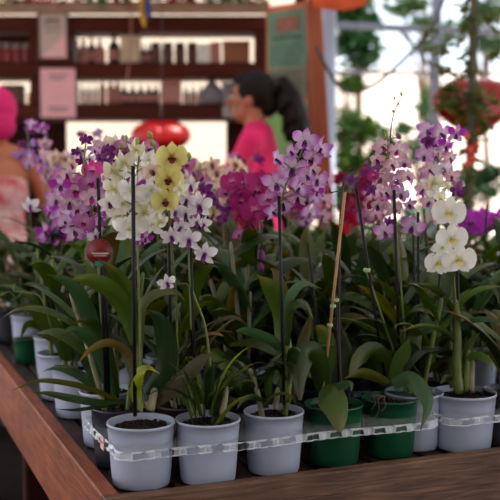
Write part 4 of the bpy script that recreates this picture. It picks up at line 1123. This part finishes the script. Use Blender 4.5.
# ================================================================== RIGHT BACKGROUND
M['steel'] = mat('frame_grey_metal', (66, 68, 80), .5, .15, 6)
M['pale_blue'] = mat('post_pale_blue', (186, 200, 226), .6, .08, 6)
M['hose'] = mat('hose_dark', (44, 40, 44), .5, .2, 20)
M['bark'] = mat('bark_brown', (92, 76, 60), .8, .3, 12, bump=.4)
YF = 7.6
fr = empty('greenhouse_frame', (P(437, 200, YF).x, YF, 0)); tag(fr, 'grey metal greenhouse framework with crossed braces behind the flowers at right', 'frame')
post(P(300, 24, YF), P(560, 35, YF), .05, M['steel'], 'crossbar', fr); post(P(300, 72, YF), P(560, 74, YF), .028, M['steel'], 'crossbar', fr)
post(P(398, 28, YF + .04), P(436, 72, YF + .04), .026, M['steel'], 'brace', fr)
q = P(437, 20, YF); post((q.x, YF + .03, 0), (q.x, YF + .03, q.z + .2), .07, M['steel'], 'upright', fr)
q = P(560, 20, YF); post((q.x, YF + .03, 0), (q.x, YF + .03, q.z + .2), .07, M['steel'], 'upright', fr)
q = P(329, 20, 6.4); tag(post((q.x, 6.4, 0), (q.x, 6.4, 2.75), .085, M['pale_blue'], 'pale_post', None, .09), 'pale blue-white post just right of the leaning orange-brown one', 'post')
mb = MB(); mb.tube(catmull([P(316, 46, 4.9), P(327, 68, 4.9), P(340, 87, 4.9), P(356, 92, 4.9), P(375, 84, 4.9), P(395, 68, 4.9), P(418, 45, 4.9), P(434, 25, 4.9), P(446, -8, 4.9)], 40), .0085, 8)
tag(mb.build('hanging_hose', M['hose']), 'dark hose hanging in a wide loop across the bright background', 'hose')

LM = {}
for n, c, t in (('tree_dark', (26, 54, 28), (70, 110, 40)), ('tree_light', (66, 104, 40), (150, 170, 70)), ('vine', (96, 110, 48), (150, 140, 60)), ('shrub', (44, 74, 44), (80, 100, 50)), ('far', (60, 86, 54), (110, 130, 70))): LM[n] = leafmat('foliage_' + n, c, t, .45, .35)


def crown_mesh(rr, c, r, n, ls, m2):
    mb = MB()
    for k in range(n):
        d = V((rr.gauss(0, 1), rr.gauss(0, 1), rr.gauss(0, 1))).normalized(); q = rr.random() ** .45
        p = V(c) + V((d.x * r[0] * q, d.y * r[1] * q, d.z * r[2] * q)) * (1 + .25 * math.sin(k * 1.7))
        a = rr.uniform(0, 6.28); t = V((math.cos(a), math.sin(a), rr.uniform(-.9, .3))).normalized() * ls * rr.uniform(.6, 1.3); up = V((rr.uniform(-1, 1), rr.uniform(-1, 1), .6))
        mb.strip([p, p + t * .5 + V((0, 0, ls * .08)), p + t], ls * .42, lambda a_, b_, c_: up.cross(b_), .15, 3, None, 0)
    return mb


def tree(px, Y, crowns, n, ls, m, label, seed, name='tree', trunk=.05):
    rr = random.Random(seed); x = P(px, 100, Y).x; o = empty(name, (x, Y, 0)); tag(o, label, 'tree'); top = max(P(a, b, Y).z for a, b, _, _ in crowns)
    tb_ = MB(); tb_.tube(catmull([(x, Y, 0), (x + .04, Y, top * .35), (x - .03, Y, top * .7), (x, Y, top)], 12), [trunk * (1 - .06 * i) for i in range(13)], 8)
    cm = MB()
    for a, b, rx, rz in crowns:
        c = P(a, b, Y); k = Y / F; q = crown_mesh(rr, c, (rx * k, rx * k * .8, rz * k), n, ls, None); cm.add(q.v, q.f, [(0, 0)] * len(q.v)); cm.uv[-len(q.f):] = q.uv
        tb_.tube(catmull([(x, Y, c.z * .6), ((x + c.x) / 2, Y, c.z * .85), tuple(c)], 8), [trunk * .5 * (1 - .09 * i) for i in range(9)], 6)
    tb_.build('trunk', M['bark'], o); cm.build('crown', LM[m], o); return o


tree(360, 9.5, [(358, 18, 24, 24), (362, 50, 22, 20), (352, 36, 18, 22), (345, 5, 16, 18)], 210, .12, 'tree_dark', 'dark green leafy tree beyond the pale post, behind the hose loop', 1)
tree(346, 8.6, [(347, 125, 14, 22), (350, 160, 17, 24), (372, 172, 14, 18), (340, 195, 16, 18), (352, 82, 9, 8), (385, 150, 12, 22), (366, 130, 14, 14)], 200, .10, 'tree_light', 'light green shrub-like tree low beside the pale post', 2)
tree(425, 11, [(400, 8, 16, 8), (424, 22, 10, 8), (432, 45, 14, 10), (446, 30, 12, 10), (415, 2, 14, 8)], 90, .12, 'far', 'thin-leaved tree above the crossed metal braces', 3)
tree(486, 10.5, [(488, 10, 20, 14), (490, 42, 18, 10), (470, 25, 12, 10)], 130, .13, 'far', 'thin-leaved tree in the top right corner', 4)
tree(420, 9.2, [(424, 108, 9, 20), (412, 150, 9, 18), (428, 140, 8, 24), (404, 128, 7, 6)], 90, .09, 'far', 'small pale-leaved bush before the grey upright', 5, trunk=.03)
tree(478, 8.8, [(470, 178, 14, 8), (492, 172, 12, 8), (484, 188, 20, 8)], 120, .1, 'shrub', 'low dark shrub at the right edge behind the violet moth orchid', 6, trunk=.03)
# shrubs in a row beyond the bench
R5 = random.Random(8)
for i, (px, Y, top) in enumerate(((345, 7.2, 206), (402, 6.7, 204), (450, 6.1, 222), (512, 6.6, 244))):
    rr = random.Random(40 + i); x = P(px, 200, Y).x; o = empty('shrub', (x, Y, 0)); h = P(px, top, Y).z
    tag(o, 'blurred dark shrub in the low row beyond the right half of the bench', 'shrub', 'dark shrubs beyond the bench')
    crown_mesh(rr, (x, Y, h * .58), (.24, .24, h * .4), 420, .12, None).build('foliage', LM['shrub'], o)
    MB().tube([(x, Y, 0), (x, Y, h * .3), (x, Y, h * .6)], .012, 6).build('trunk', M['bark'], o)

# hanging vine plant on its pole, with the red heart balloons
def heart(name, c, w, h, m, label, string_top=None, rz=0):
    o = empty(name, c); tag(o, label, 'balloon'); n = 64; prof = []
    for k in range(n):
        t = 2 * PI * k / n; prof.append((16 * math.sin(t) ** 3 / 32, (13 * math.cos(t) - 2.2 * math.cos(2 * t) - 1.2 * math.cos(3 * t) - .5 * math.cos(4 * t) + 2.5) / 30))
    vs = []; K = 9
    for s in range(-K, K + 1):
        a = s / K * PI / 2; sc = math.cos(a) ** .75 if abs(s) < K else .001; dp = math.sin(a) * .26
        for k, (x, z) in enumerate(prof):
            pk = 1 + .02 * math.sin(k * 2.6) * (1 if abs(s) < 4 else 0)
            vs.append(V(c) + V((x * w * sc * pk, dp * w * .8, z * h * sc * pk)))
    fs = [(i * n + k, i * n + (k + 1) % n, (i + 1) * n + (k + 1) % n, (i + 1) * n + k) for i in range(2 * K) for k in range(n)]
    MB().add(vs, fs).build('balloon_body', m, o)
    mb = MB(); 
    if string_top: mb.tube(catmull([V(c) + V((0, 0, h * .33)), (V(c) + V(string_top)) / 2 + V((.01, 0, 0)), string_top], 8), .003, 5)
    mb.build('balloon_string', M['ink'], o) if string_top else None
    return o


M['foil'] = mat('balloon_red_foil', (140, 2, 4), .3, .1, 4, metal=.25, coat=.4)
heart('heart_balloon', P(161, 142, 5.6), 60 / F * 5.6, 48 / F * 5.6, M['foil'], 'shiny red heart balloon before the white opening, behind the yellow blooms', (P(160, 0, 5.6).x, 5.6, 2.51))
heart('heart_balloon', P(474, 112, 4.4), 84 / F * 4.4, 76 / F * 4.4, M['foil'], 'large dark red heart balloon behind the hanging vine at right', (P(471, 0, 4.4).x, 4.4, 2.61))
YV = 4.05
vine = empty('hanging_vine_plant', (P(470, 200, YV).x, YV, 0)); tag(vine, 'tall olive-green climbing vine on a pole in front of the large red heart', 'plant')
post((P(470, 0, YV).x, YV, 0), P(475, -30, YV), .03, mat('pole_olive', (84, 80, 60), .7, .2), 'pole', vine)
rr = random.Random(61); mb = MB()
for (a, b, rx, rz, n) in ((468, 20, 8, 26, 34), (470, 70, 9, 18, 30), (448, 100, 9, 22, 26), (462, 112, 10, 26, 34), (482, 106, 10, 20, 20), (470, 150, 9, 26, 50), (462, 190, 12, 34, 80), (468, 230, 12, 22, 60), (446, 50, 9, 6, 12), (494, 52, 8, 8, 12), (456, 40, 8, 5, 8), (432, 30, 14, 8, 12), (478, 100, 24, 20, 60), (452, 92, 14, 18, 40), (486, 128, 10, 14, 24), (444, 70, 14, 6, 12), (490, 20, 10, 10, 12)):
    q = crown_mesh(rr, P(a, b, YV), (rx * YV / F, rx * YV / F * .6, rz * YV / F), n, .05, None); o0 = len(mb.f); mb.add(q.v, q.f, [(0, 0)] * len(q.v)); mb.uv[o0:] = q.uv
mb.build('foliage', LM['vine'], vine)
mb = MB()
for a, b in ((470, 150), (473, 158), (468, 163), (466, 136), (477, 146)):
    p = P(a, b, YV - .05); mb.ell(p, (.014, .012, .02), 8, 6)
mb.build('red_berries', mat('berry_red', (206, 60, 36), .4, .1), vine)

# ================================================================== PEOPLE
def remesh(mb, name, mats, vox, smooth=4, parent=None):
    o = mb.build('tmp_' + name, mats); md = o.modifiers.new('r', 'REMESH'); md.mode = 'VOXEL'; md.voxel_size = vox; md.use_smooth_shade = True
    s = o.modifiers.new('s', 'SMOOTH'); s.factor = .5; s.iterations = smooth
    dg = bpy.context.evaluated_depsgraph_get(); me = bpy.data.meshes.new_from_object(o.evaluated_get(dg)); bpy.data.objects.remove(o)
    me.name = name; me.materials.clear()
    for m in (mats if isinstance(mats, (list, tuple)) else [mats]): me.materials.append(m)
    r = bpy.data.objects.new(name, me); COL.objects.link(r); r.parent = parent; return r


def cap(mb, pts, rad, seg=12):
    c = [V(p) for p in pts]
    mb.tube(c, rad, seg)
    for p, r in zip(c, rad): mb.ell(p, (r, r, r), seg, 8)


def hand(mb, w, d, palm_n):
    """w wrist point, d direction along the hand, palm_n normal of the palm"""
    d = V(d).normalized(); n = V(palm_n); n = (n - d * n.dot(d)).normalized(); s = d.cross(n)
    for k in range(4):
        a = w + s * (-.024 + .016 * k); b = w + d * .075 + s * (-.03 + .02 * k); cap(mb, [a, b], [.012, .0115])
        L = (.062, .072, .068, .052)[k]; p1 = b + d * L * .45 + n * .006; p2 = p1 + d * L * .3 + n * .016; p3 = p2 + d * L * .2 + n * .02
        cap(mb, [b, p1, p2, p3], [.0095, .009, .008, .007], 8)
    t0 = w + d * .02 - s * .024; cap(mb, [t0, t0 + d * .03 - s * .024 + n * .008, t0 + d * .055 - s * .032 + n * .018], [.013, .011, .009], 8)


M['skin_a'] = mat('skin_warm_tan', (176, 104, 76), .5, .06, 8); M['skin_b'] = mat('skin_warm_brown', (196, 116, 80), .5, .06, 8)
M['hair'] = mat('hair_dark_brown', (22, 11, 7), .6, .4, 60, stretch=(1, 1, .15), bump=.6, spec=.2)
M['shirt_pink'] = mat('shirt_bright_pink', (226, 14, 96), .75, .12, 10, bump=.1); M['wrap_pink'] = mat('headwrap_bright_pink', (222, 10, 110), .7, .12, 10, bump=.15)
M['trousers'] = mat('trousers_dark_blue', (36, 38, 52), .8, .1); M['shoe'] = mat('shoe_dark', (40, 34, 34), .6, .1); M['eye_white'] = mat('eye_white', (230, 226, 220), .3, .02); M['iris'] = mat('eye_iris', (40, 24, 18), .2, .1); M['lips'] = mat('lips_rose', (168, 76, 74), .5, .05)
M['print'] = mat('dress_pink_print', (236, 200, 196), .8, 0, 16, rgb2=(206, 70, 84))


def person(name, label, loc, rz, skin, sc, top, arms, head_tilt, bottom, hairstyle, sleeves):
    """standing figure facing +Y in its own frame; arms = [(shoulder,elbow,wrist)] left and right"""
    o = empty(name, (0, 0, 0)); tag(o, label, 'person'); hc = V((0, .025, 1.50)); mb = MB()
    mb.ell(hc + V((0, -.012, .02)), (.075, .093, .095), 20, 14); mb.ell(hc + V((0, .025, -.045)), (.058, .062, .07), 18, 12); mb.ell(hc + V((0, .05, -.088)), (.026, .024, .022))
    cap(mb, [hc + V((0, .088, .018)), hc + V((0, .1, -.005)), hc + V((0, .11, -.024))], [.009, .010, .0135], 10)
    mb.ell(hc + V((0, .086, -.052)), (.024, .012, .012)); mb.ell(hc + V((0, .082, .03)), (.05, .014, .012))
    for s in (-1, 1): mb.ell(hc + V((s * .076, -.005, -.01)), (.011, .02, .032)); mb.ell(hc + V((s * .04, .06, -.02)), (.024, .022, .022))
    cap(mb, [(0, -.015, 1.30), (0, 0, 1.38), (0, .01, 1.44)], [.062, .052, .052])
    cap(mb, [(-.145, -.01, 1.30), (0, -.015, 1.335), (.145, -.01, 1.30)], [.05, .062, .05])
    mb.ell((0, 0, 1.19), (.145, .095, .16), 18, 12); mb.ell((0, 0, 1.02), (.12, .085, .15), 18, 12); mb.ell((0, -.005, .88), (.16, .105, .12), 18, 12)
    for s in (-1, 1): mb.ell((s * .07, .075, 1.19), (.06, .05, .06))
    for s in (-1, 1): cap(mb, [(s * .085, 0, .86), (s * .09, .01, .66), (s * .092, .015, .47), (s * .094, -.01, .27), (s * .095, -.015, .09)], [.092, .078, .056, .052, .037]); cap(mb, [(s * .095, -.02, .04), (s * .1, .06, .035), (s * .103, .13, .025)], [.036, .033, .024])
    for sh, el, wr, hd in arms: cap(mb, [sh, V(sh).lerp(V(el), .5), el], [.046, .042, .036]); cap(mb, [el, V(el).lerp(V(wr), .4), wr], [.035, .034, .022]); hand(mb, V(wr), hd, (0, .3, -1) if hd[2] > -.5 else (0, 1, 0))
    body = remesh(mb, 'body', skin, .008, 3, o)
    # clothes: shells a little larger than the body
    mb = MB(); mb.ell((0, 0, 1.19 if sleeves else 1.14), (.157, .112, .17 if sleeves else .15), 18, 12); mb.ell((0, 0, 1.02), (.137, .1, .16), 18, 12); mb.ell((0, -.005, .9), (.172, .118, .1), 18, 12)
    if sleeves: cap(mb, [(-.14, -.01, 1.295), (-.05, -.012, 1.33), (.05, -.012, 1.33), (.14, -.01, 1.295)], [.06, .067, .067, .06])
    for s in (-1, 1): mb.ell((s * .07, .08, 1.19), (.066, .054, .066))
    if sleeves:
        for sh, el, wr, hd in arms: cap(mb, [sh, V(sh).lerp(V(el), .75)], [.06, .054])
    remesh(mb, 'shirt' if sleeves else 'dress_top', top, .009, 3, o)
    mb = MB()
    if bottom == 'skirt': mb.lathe((0, 0, 0), [(.1, .98), (.17, .9), (.19, .7), (.24, .42), (.235, .42), (.185, .7), (.16, .9)], 30); remesh(mb, 'skirt', top, .009, 2, o)
    else:
        mb.ell((0, -.005, .87), (.172, .118, .11), 18, 12)
        for s in (-1, 1): cap(mb, [(s * .088, 0, .84), (s * .092, .01, .66), (s * .094, .015, .47), (s * .096, -.005, .27), (s * .097, -.012, .11)], [.099, .086, .069, .062, .055])
        remesh(mb, 'trousers', M['trousers'], .009, 2, o)
    for s in (-1, 1):
        mb = MB(); cap(mb, [(s * .095, -.03, .045), (s * .1, .06, .043), (s * .103, .135, .036)], [.044, .042, .034]); mb.box((s * .099, .05, .008), (.085, .25, .016)); remesh(mb, 'shoe', M['shoe'], .007, 2, o)
    for s in (-1, 1):
        e = MB().ell(hc + V((s * .031, .083, .004)), (.0125, .009, .009), 12, 8).build('eye', M['eye_white'], o); MB().ell(hc + V((s * .031, .0905, .004)), (.0055, .003, .0055), 10, 6).build('iris', M['iris'], e)
    cap_ = MB(); cap_.ell(hc + V((0, .098, -.054)), (.02, .006, .006), 12, 6); cap_.build('lips', M['lips'], o)
    for s in (-1, 1): MB().tube(catmull([hc + V((s * .014, .094, .024)), hc + V((s * .033, .092, .030)), hc + V((s * .052, .078, .024))], 8), .0032, 6).build('eyebrow', M['hair'], o)
    if hairstyle == 'ponytail':
        mb = MB(); mb.ell(hc + V((0, -.03, .032)), (.086, .095, .098), 20, 14); mb.ell(hc + V((0, .035, .083)), (.058, .05, .034), 18, 12)
        for s in (-1, 1): mb.ell(hc + V((s * .068, .0, .035)), (.022, .05, .05))
        mb.ell(hc + V((0, -.085, -.03)), (.055, .045, .06))
        remesh(mb, 'hair', M['hair'], .007, 2, o)
        mb = MB(); rr = random.Random(3)
        cap(mb, [hc + V((0, -.11, .06)), hc + V((0, -.155, .065)), hc + V((0, -.19, .01)), hc + V((0, -.215, -.08)), hc + V((0, -.235, -.18)), hc + V((0, -.25, -.28))], [.03, .036, .046, .054, .05, .026])
        for k in range(70):
            t = rr.random(); p = hc + V((0, -.16 - .09 * t, .06 - .34 * t)); a = rr.uniform(0, 6.28); rd = .034 + .022 * math.sin(PI * t); p += V((math.cos(a) * rd, math.sin(a) * rd, 0)); mb.ell(p, (.018, .018, .022), 8, 6)
        h2 = remesh(mb, 'ponytail', M['hair'], .007, 1, o)
        m3 = MB(); m3.lathe(hc + V((0, -.12, .063)), [(.03, -.012), (.042, 0), (.03, .012)], 14, 0, (V((1, 0, 0)), V((0, 0, 1)), V((0, 1, 0)))); m3.build('hair_tie', M['shoe'], o)
    else:
        mb = MB(); mb.ell(hc + V((0, -.03, .035)), (.098, .108, .108), 20, 14); mb.ell(hc + V((0, -.1, -.045)), (.07, .055, .07)); mb.ell(hc + V((0, .03, .085)), (.075, .06, .04))
        remesh(mb, 'headwrap', M['wrap_pink'], .007, 2, o)
    o.scale = (sc,) * 3; o.rotation_euler.z = rz; o.location = loc
    return o


wa = P(256, 200, 4.75)
person('person', 'woman in bright pink shirt with curly dark ponytail, seen side-on in the stall', (wa.x, 4.75, .008), math.radians(78), M['skin_a'], 1.04, M['shirt_pink'],
       [((-.165, -.01, 1.29), (-.2, .06, 1.03), (-.13, .27, .98), (.1, 1, -.15)), ((.165, -.01, 1.29), (.2, .06, 1.03), (.13, .28, 1.0), (-.1, 1, -.15))], 0, 'trousers', 'ponytail', True)
wb = P(-6, 200, 4.4)
person('person', 'woman at the left edge with bright pink headwrap, bare arm and pink printed dress', (wb.x, 4.45, .008), math.radians(35), M['skin_b'], .97, M['print'],
       [((-.165, -.01, 1.29), (-.26, -.02, 1.04), (-.29, .08, .82), (-.1, .3, -1)), ((.165, -.01, 1.29), (.27, -.02, 1.04), (.31, .08, .82), (.1, .3, -1))], 0, 'skirt', 'wrap', False)

# ================================================================== LIGHT
w = bpy.data.worlds.new('world'); S.world = w; w.use_nodes = True; nt = w.node_tree; bg = nt.nodes['Background']
tc = nt.nodes.new('ShaderNodeTexCoord'); sp = nt.nodes.new('ShaderNodeSeparateXYZ'); nt.links.new(tc.outputs['Generated'], sp.inputs[0])
r = ramp(nt, [(.0, (.8, .76, .73, 1)), (.05, (.95, .95, .96, 1)), (.12, (.74, .85, 1, 1)), (.3, (.9, .94, 1, 1)), (.8, (.8, .87, 1, 1))])
no = nt.nodes.new('ShaderNodeTexNoise'); no.inputs['Scale'].default_value = 3; no.inputs['Detail'].default_value = 5
nt.links.new(sp.outputs['Z'], r.inputs[0]); nt.links.new(r.outputs[0], bg.inputs[0]); bg.inputs[1].default_value = 1.25
sun = bpy.data.lights.new('sun', 'SUN'); sun.energy = 4.2; sun.angle = math.radians(.6); sun.color = (1, .93, .84); so = bpy.data.objects.new('sun', sun); COL.objects.link(so)
so.rotation_euler = V((-.45, .75, -1.0)).to_track_quat('-Z', 'Y').to_euler(); so.location = (3, -3, 6)
S.view_settings.view_transform = 'Standard'; S.view_settings.look = 'None'; S.view_settings.gamma = 1; S.view_settings.use_curve_mapping = False
S.view_settings.exposure = 0.72
S.cycles.use_denoising = True; S.cycles.max_bounces = 8; S.cycles.transparent_max_bounces = 16
